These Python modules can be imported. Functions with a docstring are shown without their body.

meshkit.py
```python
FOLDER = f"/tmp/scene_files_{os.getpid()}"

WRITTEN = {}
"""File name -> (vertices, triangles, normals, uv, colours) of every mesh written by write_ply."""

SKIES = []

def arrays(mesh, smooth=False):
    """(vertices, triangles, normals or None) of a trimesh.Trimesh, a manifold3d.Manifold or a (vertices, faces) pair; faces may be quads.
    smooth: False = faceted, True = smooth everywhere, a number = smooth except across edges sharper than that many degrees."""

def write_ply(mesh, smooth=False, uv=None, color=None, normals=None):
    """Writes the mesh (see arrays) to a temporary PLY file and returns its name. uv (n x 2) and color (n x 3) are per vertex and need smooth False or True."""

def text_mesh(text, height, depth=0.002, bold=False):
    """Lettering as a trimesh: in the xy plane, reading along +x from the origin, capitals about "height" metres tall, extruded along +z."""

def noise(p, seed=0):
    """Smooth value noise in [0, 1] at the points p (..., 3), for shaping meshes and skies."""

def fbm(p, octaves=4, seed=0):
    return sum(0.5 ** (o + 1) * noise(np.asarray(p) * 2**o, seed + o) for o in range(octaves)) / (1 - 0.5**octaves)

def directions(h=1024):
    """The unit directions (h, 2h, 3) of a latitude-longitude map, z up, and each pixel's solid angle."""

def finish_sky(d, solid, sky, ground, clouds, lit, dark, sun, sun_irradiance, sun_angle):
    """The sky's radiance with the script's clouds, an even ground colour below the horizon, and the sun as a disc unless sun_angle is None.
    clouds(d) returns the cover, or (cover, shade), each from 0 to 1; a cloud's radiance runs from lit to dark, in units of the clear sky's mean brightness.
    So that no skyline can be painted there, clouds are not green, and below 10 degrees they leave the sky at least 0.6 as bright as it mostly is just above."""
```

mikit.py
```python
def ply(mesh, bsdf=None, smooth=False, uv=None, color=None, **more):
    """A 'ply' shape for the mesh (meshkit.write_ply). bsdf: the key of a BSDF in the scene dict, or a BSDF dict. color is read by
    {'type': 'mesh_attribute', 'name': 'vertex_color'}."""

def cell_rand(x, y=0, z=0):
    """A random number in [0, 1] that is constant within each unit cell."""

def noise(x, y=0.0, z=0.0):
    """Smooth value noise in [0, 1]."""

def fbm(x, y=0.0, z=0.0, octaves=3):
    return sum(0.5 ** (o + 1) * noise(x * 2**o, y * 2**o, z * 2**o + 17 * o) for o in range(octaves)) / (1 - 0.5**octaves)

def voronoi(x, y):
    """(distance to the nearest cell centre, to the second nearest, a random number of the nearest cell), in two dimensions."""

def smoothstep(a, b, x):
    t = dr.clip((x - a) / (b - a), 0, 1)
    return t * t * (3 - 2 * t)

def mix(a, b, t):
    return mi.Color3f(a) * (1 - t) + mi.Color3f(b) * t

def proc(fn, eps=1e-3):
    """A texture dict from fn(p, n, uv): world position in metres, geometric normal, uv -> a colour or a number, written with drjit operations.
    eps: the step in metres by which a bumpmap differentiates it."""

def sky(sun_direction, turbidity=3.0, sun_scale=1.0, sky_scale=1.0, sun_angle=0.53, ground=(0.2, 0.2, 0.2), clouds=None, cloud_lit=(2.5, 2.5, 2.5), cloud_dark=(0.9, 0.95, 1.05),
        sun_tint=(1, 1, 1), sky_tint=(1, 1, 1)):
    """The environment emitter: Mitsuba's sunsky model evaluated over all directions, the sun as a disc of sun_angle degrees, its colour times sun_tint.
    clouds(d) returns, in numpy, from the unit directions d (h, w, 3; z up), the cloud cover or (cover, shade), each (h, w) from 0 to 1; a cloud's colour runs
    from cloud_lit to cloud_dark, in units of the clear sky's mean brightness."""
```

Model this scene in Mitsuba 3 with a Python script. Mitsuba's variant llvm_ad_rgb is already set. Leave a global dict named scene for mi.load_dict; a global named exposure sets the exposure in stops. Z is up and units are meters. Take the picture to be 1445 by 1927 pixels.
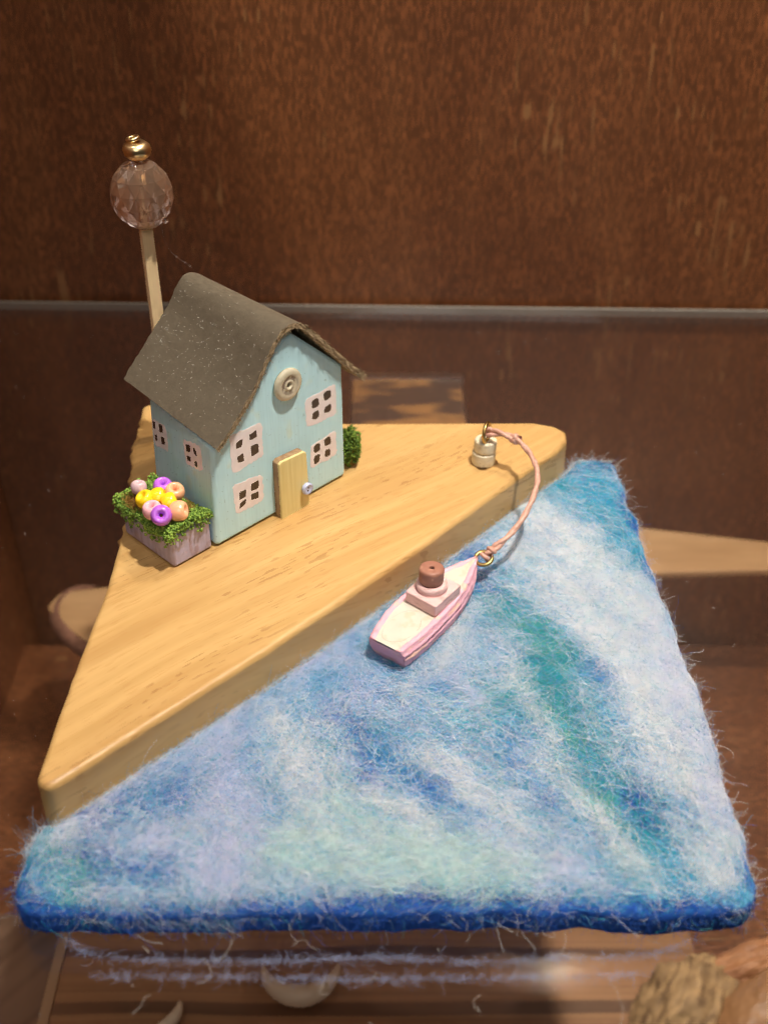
import math, random
import numpy as np, trimesh, manifold3d as m3
import shapely.geometry as sg
from scipy import ndimage
import drjit as dr
import mitsuba as mi
import mikit, meshkit
from mikit import proc, noise, fbm, smoothstep, mix, voronoi

T = mi.ScalarTransform4f
scene, labels = {}, {}
exposure = 0.08

# ------------------------------------------------------------------ camera, lamps and fill light
CAM = np.array([0, 0, .203])
PITCH = math.radians(36.3)
fwd = np.array([0, math.cos(PITCH), -math.sin(PITCH)])
scene['camera'] = dict(type='thinlens', fov=2 * math.degrees(math.atan(722.5 / 2200)), fov_axis='x', near_clip=.01, far_clip=20.0,
                       aperture_radius=.0015, focus_distance=.285,
                       to_world=T().look_at(origin=CAM.tolist(), target=(CAM + fwd).tolist(), up=[0, 0, 1]))


def lamp(key, pos, aim, radius, rgb, label, group=None):
    pos, aim = np.array(pos, float), np.array(aim, float)
    d = (aim - pos) / np.linalg.norm(aim - pos)
    up = [0, 1, 0] if abs(d[2]) > .7 else [0, 0, 1]
    tw = T().look_at(origin=pos.tolist(), target=(pos + d).tolist(), up=up)
    scene[key + '__diffuser'] = dict(type='disk', to_world=tw @ T().scale(radius), emitter=dict(type='area', radiance=dict(type='rgb', value=list(rgb))), bsdf=dict(type='diffuse'))
    ang = np.linspace(0, 2 * np.pi, 49)
    prof = np.array([[radius * 1.02, .004], [radius * 1.02, -.012], [radius * 1.25, -.012], [radius * 1.3, -.006], [radius * 1.3, .004]])
    v = np.array([[r * math.cos(a), r * math.sin(a), z] for a in ang[:-1] for r, z in prof])
    f = []
    n = len(prof)
    for i in range(48):
        for j in range(n - 1):
            a0, b0 = i * n + j, ((i + 1) % 48) * n + j
            f += [[a0, b0, b0 + 1], [a0, b0 + 1, a0 + 1]]
    z = -d
    x = np.cross(up, z); x /= np.linalg.norm(x)
    y = np.cross(z, x)
    v = pos + v[:, :1] * x + v[:, 1:2] * y + v[:, 2:] * z
    scene[key + '__rim'] = mikit.ply((v, f), dict(type='twosided', bsdf=dict(type='roughconductor', alpha=.3)), True)
    labels[key] = dict(label=label, category='lamp')
    if group:
        labels[key]['group'] = group


lamp('puck_lamp', (-.130, .205, .42), (-.04, .25, 0), .011, (150, 138, 120), 'round puck lamp under the cabinet top, on the left above the house')
lamp('puck_lamp_001', (.110, .362, .51), (.07, .34, 0), .012, (720, 615, 465), 'round puck lamp under the cabinet top, close to the back wall on the right')
lamp('ceiling_spot', (.14, .165, .60), (.02, .23, 0), .014, (2350, 2150, 1870), 'ceiling spot lamp in front of and above the cabinet')
lamp('room_fill', (.05, -.75, .95), (0, .25, 0), .42, (2.3, 2.2, 2.1), 'added soft fill light standing in for the light of the room behind the viewer')  # added fill light, stands in for the soft light of the room


# ------------------------------------------------------------------ helpers
def rgb(*c):
    return dict(type='rgb', value=list(c))


def pr(color, rough=.5, spec=.5, two=True, **k):
    if isinstance(color, tuple):
        color = rgb(*color)
    b = dict(type='principled', base_color=color, roughness=rough, specular=spec, **k)
    return dict(type='twosided', bsdf=b) if two else b


def bump(b, fn, scale, eps=1e-4):
    b = b['bsdf'] if b['type'] == 'twosided' else b
    return dict(type='twosided', bsdf=dict(type='bumpmap', arbitrary=proc(fn, eps), scale=scale, bsdf=b))


def mat(key, b):
    scene[key] = b
    return key


def add(key, mesh, m, smooth=False, color=None, **props):
    k, i = key, 0
    while k in scene:
        i += 1
        k = f'{key}_{i:03d}'
    scene[k] = mikit.ply(mesh, m, smooth, color=color)
    if props:
        labels[k] = props
    return k


def thing(key, label, cat, group=None):
    labels[key] = dict(label=label, category=cat)
    if group:
        labels[key]['group'] = group


VC = {'type': 'mesh_attribute', 'name': 'vertex_color'}
ICO = trimesh.creation.icosphere(2, 1.0).vertices


def hull(points, r=.001):
    """Rounded solid: the hull of small spheres at the points."""
    p = np.asarray(points, float)
    return m3.Manifold.hull_points((p[:, None] + ICO[None] * r).reshape(-1, 3))


def tri(m):
    me = m.to_mesh()
    return np.array(me.vert_properties[:, :3], float), np.array(me.tri_verts)


def fine(m, length):
    return tri(m.refine_to_length(length))


def tubes(paths, radii, sides=3, twist=None):
    """Many polylines of the same length as one mesh: paths (N,K,3), radii (N,) or (N,K)."""
    p = np.asarray(paths, float)
    if p.ndim == 2:
        p = p[None]
    N, K, _ = p.shape
    r = np.broadcast_to(np.asarray(radii, float).reshape(-1, 1) if np.ndim(radii) <= 1 else radii, (N, K))
    t = np.gradient(p, axis=1)
    t /= np.linalg.norm(t, axis=2, keepdims=True) + 1e-12
    ref = np.where(np.abs(t[..., 2:]) < .9, np.array([0, 0, 1.]), np.array([1., 0, 0]))
    a = np.cross(t, ref); a /= np.linalg.norm(a, axis=2, keepdims=True) + 1e-12
    b = np.cross(t, a)
    ang = np.arange(sides) * 2 * np.pi / sides
    v = p[:, :, None] + r[:, :, None, None] * (np.cos(ang)[:, None] * a[:, :, None] + np.sin(ang)[:, None] * b[:, :, None])
    i, k, j = np.meshgrid(np.arange(N), np.arange(K - 1), np.arange(sides), indexing='ij')
    base = (i * K + k) * sides
    q0, q1 = base + j, base + (j + 1) % sides
    q2, q3 = q1 + sides, q0 + sides
    f = np.concatenate([np.stack([q0, q1, q2], -1).reshape(-1, 3), np.stack([q0, q2, q3], -1).reshape(-1, 3)])
    return v.reshape(-1, 3), f


def join(parts):
    vs, fs, at = [], [], 0
    for v, f in parts:
        f = np.asarray(f)
        vs.append(np.asarray(v, float)); fs.append(f + at); at += len(v)
    return np.vstack(vs), np.vstack(fs)


def spline(pts, n):
    pts = np.asarray(pts, float)
    s = np.r_[0, np.cumsum(np.linalg.norm(np.diff(pts, axis=0), axis=1))]
    from scipy.interpolate import CubicSpline, PchipInterpolator
    return (CubicSpline(s, pts) if len(pts) > 2 else PchipInterpolator(s, pts))(np.linspace(0, s[-1], n))


def revolve(prof, n=48, center=(0, 0, 0), axis=(0, 0, 1), closed=False):
    """prof: (r, h) along the axis."""
    ax = np.array(axis, float); ax /= np.linalg.norm(ax)
    x = np.cross(ax, [0, 1, 0] if abs(ax[1]) < .9 else [1, 0, 0]); x /= np.linalg.norm(x)
    y = np.cross(ax, x)
    th = np.arange(n) * 2 * np.pi / n
    prof = np.array(prof, float)
    v = np.array(center) + prof[None, :, :1] * (np.cos(th)[:, None, None] * x + np.sin(th)[:, None, None] * y) + prof[None, :, 1:] * ax
    m, f = len(prof), []
    for i in range(n):
        i2 = (i + 1) % n
        for j in range(m if closed else m - 1):
            j2 = (j + 1) % m
            f += [[i * m + j, i2 * m + j, i2 * m + j2], [i * m + j, i2 * m + j2, i * m + j2]]
    return v.reshape(-1, 3), np.array(f)


def outline(pts, r, n):
    """A closed polygon with rounded corners, sampled evenly: (n,2) points and outward normals."""
    p = sg.Polygon(pts).buffer(-r, quad_segs=16).buffer(r, quad_segs=16)
    ring = p.exterior if p.exterior.is_ccw else sg.LinearRing(list(p.exterior.coords)[::-1])
    q = np.array([ring.interpolate(t, normalized=True).coords[0] for t in np.arange(n) / n])
    t = np.roll(q, -1, 0) - np.roll(q, 1, 0)
    t /= np.linalg.norm(t, axis=1, keepdims=True)
    return q, np.stack([t[:, 1], -t[:, 0]], 1)


def slab(pts, z0, z1, rc, rt, rb, n=420, wob=None):
    """A plate with rounded corners (rc) and rounded top and bottom edges (rt, rb)."""
    q, nn = outline(pts, rc, n)
    rings = []
    for a in np.linspace(0, np.pi / 2, 5):
        rings.append((rb * (1 - math.sin(a)), z0 + rb * (1 - math.cos(a))))
    for s in np.linspace(.15, .85, 4):
        rings.append((0, z0 + rb + (z1 - rt - z0 - rb) * s))
    for a in np.linspace(0, np.pi / 2, 7):
        rings.append((rt * (1 - math.cos(a)), z1 - rt * (1 - math.sin(a))))
    v = np.concatenate([np.c_[q - nn * d, np.full(n, z)] for d, z in rings])
    if wob is not None:
        v = wob(v)
    f = []
    for k in range(len(rings) - 1):
        i = np.arange(n); j = (i + 1) % n
        f += [np.stack([k * n + i, k * n + j, (k + 1) * n + j], 1), np.stack([k * n + i, (k + 1) * n + j, (k + 1) * n + i], 1)]
    import mapbox_earcut as ec
    for k, flip in ((0, True), (len(rings) - 1, False)):
        c = v[k * n:(k + 1) * n, :2]
        tr = ec.triangulate_float64(np.ascontiguousarray(c), np.array([n], np.uint32)).reshape(-1, 3).astype(int)
        e = c[tr]
        area = np.cross(e[:, 1] - e[:, 0], e[:, 2] - e[:, 0])
        tr[area < 0] = tr[area < 0][:, ::-1]
        f.append((tr[:, ::-1] if flip else tr) + k * n)
    return v, np.vstack(f)


def mm(p):
    return np.asarray(p, float) / 1000.


# ------------------------------------------------------------------ materials
def brown_panel(axis_u, axis_v, tone=1.0):
    def col(p, n, uv):
        a = [p.x, p.y, p.z]
        u, v = a[axis_u], a[axis_v]
        w = fbm(u * 25, v * 9, 3.0)
        fleck = noise(u * 2400 + w * 6, v * 520, 1.0)
        fleck2 = noise(u * 1300 + 40, v * 300 + w * 3, 5.0)
        band = fbm(u * 60 + w * 3, v * 7, 9.0)
        c = mix((.112, .037, .0122), (.152, .055, .0190), smoothstep(.15, .85, band))
        c = c * (.72 + .62 * smoothstep(.3, .75, fleck) * (.5 + fleck2))
        pale = smoothstep(.80, .93, noise(u * 900 + 7, v * 95, 2.0)) * smoothstep(.45, .7, noise(u * 45, v * 30, 4.0))
        c = mix(c, (.26, .13, .05), pale * .7)
        return c * tone
    def hgt(p, n, uv):
        a = [p.x, p.y, p.z]
        return noise(a[axis_u] * 1400, a[axis_v] * 190, 1.0) + .5 * noise(a[axis_u] * 500, a[axis_v] * 60, 2.0)
    return bump(pr(proc(col), .42, .5), hgt, .00009)


mat('m_back', brown_panel(0, 2))
mat('m_side', brown_panel(1, 2))
mat('m_floor', brown_panel(1, 0))

GR = math.radians(38)


def pine_col(p, n, uv):
    g = p.x * math.cos(GR) + p.y * math.sin(GR)
    h = -p.x * math.sin(GR) + p.y * math.cos(GR) + .6 * p.z
    h = h + .004 * (noise(g * 22, h * 14, 2.0) - .5) * 2
    ring = .55 * fbm(h * 520, g * 14, 1.0, 3) + .45 * fbm(h * 170, g * 8, 6.0, 2)
    c = mix((.475, .285, .103), (.545, .345, .138), smoothstep(.3, .72, ring))
    c = mix(c, (.40, .22, .075), smoothstep(.55, .8, fbm(h * 150 + 9, g * 13 + 3, 4.0)) * .45)
    dash = smoothstep(.70, .84, noise(h * 2200, g * 300, 3.0)) * smoothstep(.42, .62, fbm(h * 160, g * 24, 7.0))
    c = mix(c, (.25, .11, .03), dash * .42)
    pore = smoothstep(.6, .95, noise(h * 2600, g * 260, 8.0))
    c = mix(c, (.42, .22, .07), pore * .35)
    stain = smoothstep(.62, .75, fbm(p.x * 190, p.y * 60, p.z * 90))
    edge = smoothstep(-.0655, -.0695, p.x)
    return mix(c, (.22, .13, .055), stain * .45 * edge)


def pine_h(p, n, uv):
    g = p.x * math.cos(GR) + p.y * math.sin(GR)
    h = -p.x * math.sin(GR) + p.y * math.cos(GR) + .6 * p.z
    return noise(h * 1300, g * 125, 3.0) * -1.0 + .6 * noise(h * 2600, g * 200, 8.0)


mat('m_pine', bump(pr(proc(pine_col), .42, .45), pine_h, .00005))


def brass():
    return dict(type='twosided', bsdf=dict(type='principled', base_color=rgb(.50, .35, .13), metallic=1.0, roughness=.3))


mat('m_brass', brass())
mat('m_gold', dict(type='twosided', bsdf=dict(type='principled', base_color=rgb(.88, .68, .36), metallic=1.0, roughness=.28)))

# ------------------------------------------------------------------ cabinet (setting)
def quad_box(key, lo, hi, m, **props):
    b = trimesh.creation.box(bounds=[lo, hi])
    return add(key, b, m, False, **props)


SL = (.4057 - .4133) / .296          # the back wall stands slightly turned to the camera


def back_y(x):
    return .4095 + SL * x


bw = [[-.175, back_y(-.175) + .004, -.20], [.31, back_y(.31) + .004, -.20], [.31, back_y(.31) + .022, -.20], [-.175, back_y(-.175) + .022, -.20]]
bw = np.array(bw + [[x, y, .50] for x, y, z in bw])
add('back_wall', trimesh.convex.convex_hull(bw), 'm_back', False, kind='structure', label='dark brown stained wood back wall of the cabinet')
quad_box('side_wall', (-.185, .046, -.20), (-.166, back_y(-.17) + .003, .50), 'm_side', kind='structure', label='dark brown wood side wall of the cabinet on the left')
quad_box('side_wall', (.285, .16, -.20), (.303, back_y(.3) + .003, .50), 'm_side', kind='structure', label='dark brown wood side wall of the cabinet on the right')
quad_box('floor', (-.30, -.25, -.21), (.40, .4, -.168), 'm_floor', kind='structure', label='brown wood bottom of the cabinet below the glass')
# slanting bar added out of view to shade a band of the back wall
add('shadow_bar', trimesh.creation.extrude_polygon(sg.Polygon([(.020, .25), (.081, .25), (-.089, .403), (-.150, .403)]), .014, engine='earcut').apply_translation([0, 0, .343]), 'm_side', False)
thing('shadow_bar', 'unseen slanting bar added above to cast a shadow band on the back wall', 'bar')

quad_box('fill_blocker', (-.185, .03, -.20), (.303, .045, -.004), 'm_floor', kind='structure', label='unseen board added in front to keep the fill light out of the lower compartment')  # added out of view to block fill light below the glass

# glass shelf: two reflecting faces, frosted rear edge
mat('m_glass', dict(type='thindielectric', int_ior=1.5))
GT = .0027
g = [[-.164, back_y(-.164)], [.283, back_y(.283)], [.283, .045], [-.164, .045]]
gv = np.array([[x, y, z] for z in (-GT, 0) for x, y in g])
add('glass_shelf__pane', trimesh.convex.convex_hull(gv), 'm_glass', False)
ev = np.array([[x, back_y(x) + o, z] for x in (-.164, .283) for o in (.0004, .0016) for z in (-GT - .0004, .0001)])
mat('m_edge', pr((.20, .19, .17), .35, .6))
add('glass_shelf__rear_edge', trimesh.convex.convex_hull(ev), 'm_edge', False, label='pale ground rear edge of the glass')
thing('glass_shelf', 'clear glass shelf carrying the wood and felt scene, brown wood seen through it', 'shelf')

# ------------------------------------------------------------------ wooden block
DI = np.array([.7013, .7128])       # along the diagonal
DN = np.array([.7128, -.7013])      # out of the diagonal face
WOOD = mm([(-70.7, 152.3), (-51.5, 171.6), (-26.5, 196.4), (10.9, 236.3), (35.3, 264.2), (49.8, 279.8), (53.2, 285.2), (53.2, 290.0), (50.3, 293.2), (44, 295.2),
           (-11.4, 294.8), (-45, 299), (-73.0, 306.8), (-72.2, 279), (-68.2, 248), (-67.6, 218.4), (-69.4, 190)])
ZW = .0195


def wood_wob(v):
    n1 = meshkit.noise(v * [300, 300, 120], 3) - .5
    left = (v[:, 0] < -.062) & (v[:, 1] > .235)
    v = v.copy()
    v[:, 0] += np.where(left, (meshkit.noise(v * [900, 700, 500], 8) - .5) * .0018, n1 * .0003)
    return v


add('wooden_block', slab(WOOD, 0.0002, ZW, .0028, .0016, .0008, 520, wood_wob), 'm_pine', 35)
thing('wooden_block', 'golden pine wedge with a long diagonal face carrying the blue house', 'wood block')

# ------------------------------------------------------------------ felt sea
FELT = mm([(-67.5, 155.6), (-51.2, 171.9), (-26.2, 196.7), (11.2, 236.6), (35.6, 264.5), (50.8, 280.9), (54.6, 286.4), (56.5, 289.8), (62, 290.8), (69.3, 289.8), (70.3, 259),
           (73.6, 182), (73.4, 135.8), (-72.4, 135.4), (-72.2, 150), (-70.8, 155.6)])
ZF = .0086
RT, RBT = .0030, .0018
FP = sg.Polygon(FELT).buffer(-.0062, quad_segs=16).buffer(.0062, quad_segs=16)
FP = FP.union(sg.Polygon(FELT).buffer(-.0014, quad_segs=12).buffer(.0014, quad_segs=12).intersection(sg.box(-.1, .1455, .1, .4)))
FP = FP.buffer(.0008).buffer(-.0016).buffer(.0008)
_q = np.array([FP.exterior.interpolate(t, normalized=True).coords[0] for t in np.arange(900) / 900])
_t = np.roll(_q, -1, 0) - np.roll(_q, 1, 0)
_n = np.stack([_t[:, 1], -_t[:, 0]], 1) / np.linalg.norm(_t, axis=1, keepdims=True) * (1 if FP.exterior.is_ccw else -1)
_w = np.clip((((_q[:, 0] - .0111) * DN[0] + (_q[:, 1] - .2365) * DN[1]) - .004) / .008, 0, 1)
FP = sg.Polygon(_q + _n * (_w * (meshkit.fbm(np.c_[_q * 130, np.zeros(900)], 3, 77) - .5) * .0030)[:, None]).buffer(0)
# signed distance grid (positive inside)
gx, gy, gs = -.085, .120, .0005
NX, NY = 340, 370
import shapely
gX, gY = np.meshgrid(gx + np.arange(NX) * gs, gy + np.arange(NY) * gs, indexing='ij')
gp = shapely.points(gX.ravel(), gY.ravel())
sd = shapely.distance(FP.exterior, gp) * np.where(shapely.contains(FP, gp), 1, -1)
sd = sd.reshape(NX, NY)
gdx, gdy = np.gradient(sd, gs)
diag_d = ((gX - .0111) * DN[0] + (gY - .2365) * DN[1])      # distance out of the wood's diagonal face


def samp(a, xy):
    return ndimage.map_coordinates(a, [(xy[:, 0] - gx) / gs, (xy[:, 1] - gy) / gs], order=1, mode='nearest')


def felt_z(xy):
    d = samp(sd, xy)
    dd = np.clip(RT - d, 0, RT)
    nearwood = np.exp(-((xy[:, 0] - .0111) * DN[0] + (xy[:, 1] - .2365) * DN[1]) / .006)
    z = ZF - (RT - np.sqrt(np.maximum(RT ** 2 - dd ** 2, 0)))
    p3 = np.c_[xy * 170, np.zeros(len(xy))]
    return z + (meshkit.fbm(p3, 3, 5) - .5) * .0012 * np.clip(d / .004, 0, 1) + .0008 * np.clip(nearwood, 0, 1) * np.clip(d / .002, 0, 1), d


# dye of the wool: strokes along which tufts of one colour were laid (x, y in mm; half width mm)
ROYAL, BLUE, SKY, TEAL, TURQ, GREEN, NAVY, AQUA, MINT, LAV, WHITE = range(11)
PAL = np.array([(.018, .090, .42), (.05, .23, .52), (.20, .43, .66), (.014, .29, .34), (.024, .35, .52), (.05, .36, .25), (.016, .060, .24), (.14, .50, .56), (.52, .67, .66),
                (.58, .61, .80), (.74, .77, .81)])
UNDER = [
    (TEAL, 6, [(29, 227), (36, 216), (41, 198), (42, 184), (45, 172), (49, 163), (54, 154)]), (TEAL, 5, [(22, 189), (33, 194), (40, 203)]),
    (GREEN, 2.6, [(37, 217), (40, 210)]), (GREEN, 3.0, [(40, 189), (42, 179)]), (GREEN, 2.2, [(46, 163), (48, 159)]),
    (TURQ, 9, [(49, 278), (57, 268), (66, 258), (66, 246)]), (TURQ, 8, [(57, 281), (66, 270), (68, 255)]), (NAVY, 3.2, [(45, 286), (53, 288), (67, 286)]),
    (ROYAL, 4, [(11, 245), (18, 248), (24, 241)]), (ROYAL, 2.5, [(22, 232), (28, 230)]), (ROYAL, 2.5, [(-12, 189), (-7, 179), (-3, 169)]), (ROYAL, 2, [(8, 167), (11, 163)]),
    (BLUE, 2, [(28, 181), (29, 175)]), (NAVY, 2.6, [(53, 163), (57, 156)]), (ROYAL, 2.4, [(53, 163), (58, 154)]), (BLUE, 2.5, [(49, 201), (52, 197)]), (TURQ, 2.5, [(39, 241), (43, 238)]),
    (ROYAL, 1.8, [(34, 163), (37, 159)]), (BLUE, 3.5, [(0, 178), (8, 166), (13, 159)]), (TURQ, 4, [(56, 153), (60, 144), (54, 143)]), (BLUE, 4, [(-4, 196), (5, 198), (13, 196)]),
    (ROYAL, 2.8, [(-60, 156), (-51, 161), (-44, 163)]), (ROYAL, 3, [(-65, 147), (-55, 144), (-43, 144)]), (GREEN, 2.5, [(-65, 147), (-60, 142)]), (AQUA, 2.4, [(-71, 153), (-68, 145), (-61, 139)]),
    (BLUE, 2, [(-54, 172), (-49, 175)]), (AQUA, 2.2, [(2, 138.5), (14, 138.5), (27, 139.5)]), (AQUA, 2.2, [(39, 142), (55, 141)]), (SKY, 9, [(-45, 170), (-25, 190), (-10, 205)]),
    (TEAL, 3, [(28, 225), (31, 218)]), (BLUE, 3, [(10, 245), (2, 235)])]
VEIL = [
    (WHITE, 6.0, 1.0, [(39, 265), (53, 248), (62, 230), (68, 205), (72, 179), (73, 157), (70, 145)]), (WHITE, 4.5, .9, [(34, 248), (47, 235), (56, 212), (60, 189), (64, 166)]),
    (WHITE, 3, .65, [(39, 228), (50, 216), (56, 198)]), (LAV, 5, .9, [(-11, 218), (-28, 199), (-44, 179), (-55, 169), (-65, 157)]),
    (LAV, 6, .85, [(-36, 181), (-36, 166), (-30, 154), (-31, 144)]), (WHITE, 5, .75, [(-25, 189), (-19, 175), (-14, 160)]), (MINT, 6, 1.0, [(-18, 151), (-2, 146), (14, 143.5), (25, 146)]),
    (MINT, 4, .8, [(-8, 161), (0, 153), (13, 150)]), (WHITE, 2.2, .9, [(9, 173), (18, 166), (26, 160), (30, 154)]), (LAV, 2.6, .9, [(36, 144), (40, 140)]), (WHITE, 2.6, .9, [(60, 154), (63, 144)]),
    (WHITE, 2.2, .85, [(45, 159), (49, 151), (53, 140)]), (WHITE, 3.5, .6, [(21, 222), (14, 207), (5, 196)]), (WHITE, 4, .85, [(35, 281), (26, 260), (18, 253)]), (LAV, 1.5, .9, [(18, 198), (20, 187)]),
    (WHITE, 2, .6, [(30, 203), (34, 189), (37, 170), (42, 160)]), (LAV, 3, .7, [(-46, 154), (-50, 149), (-40, 149)]), (WHITE, 1.6, .9, [(-3, 167), (4, 159), (8, 152)]),
    (LAV, 4, .8, [(-21, 205), (-11, 207), (-3, 196), (-8, 191)]), (LAV, 4, .8, [(66, 215), (71, 185), (72, 160)]), (LAV, 4, .6, [(25, 150), (32, 144), (42, 140)]), (WHITE, 3, .6, [(-60, 160), (-66, 153)])]


def line_dist(xy, line):
    best, tan = np.full(len(xy), 9.), np.zeros((len(xy), 2))
    L = mm(line)
    for a, b in zip(L[:-1], L[1:]):
        ab = b - a
        t = np.clip(((xy - a) @ ab) / (ab @ ab), 0, 1)
        d = np.linalg.norm(xy - a - t[:, None] * ab, axis=1)
        near = d < best
        best[near] = d[near]; tan[near] = ab / np.linalg.norm(ab)
    return best, tan


def warp(xy, amp=.004, f=110):
    p3 = np.c_[xy * f, np.zeros(len(xy))]
    return xy + amp * np.c_[meshkit.fbm(p3, 3, 11) - .5, meshkit.fbm(p3, 3, 12) - .5] * 2


def flow(xy):
    """Direction in which the wool lies."""
    acc = np.zeros((len(xy), 2))
    base = np.tile([.55, -.83], (len(xy), 1))
    for s in [(u[1], u[-1]) for u in UNDER] + [(v[1], v[-1]) for v in VEIL]:
        d, t = line_dist(xy, s[1])
        t = t * np.where((t @ np.array([.6, -.8]))[:, None] < 0, -1, 1)
        acc += t * np.exp(-(d / (.0012 * s[0])) ** 2)[:, None]
    v = acc + base * .25
    return np.arctan2(v[:, 1], v[:, 0])


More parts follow.
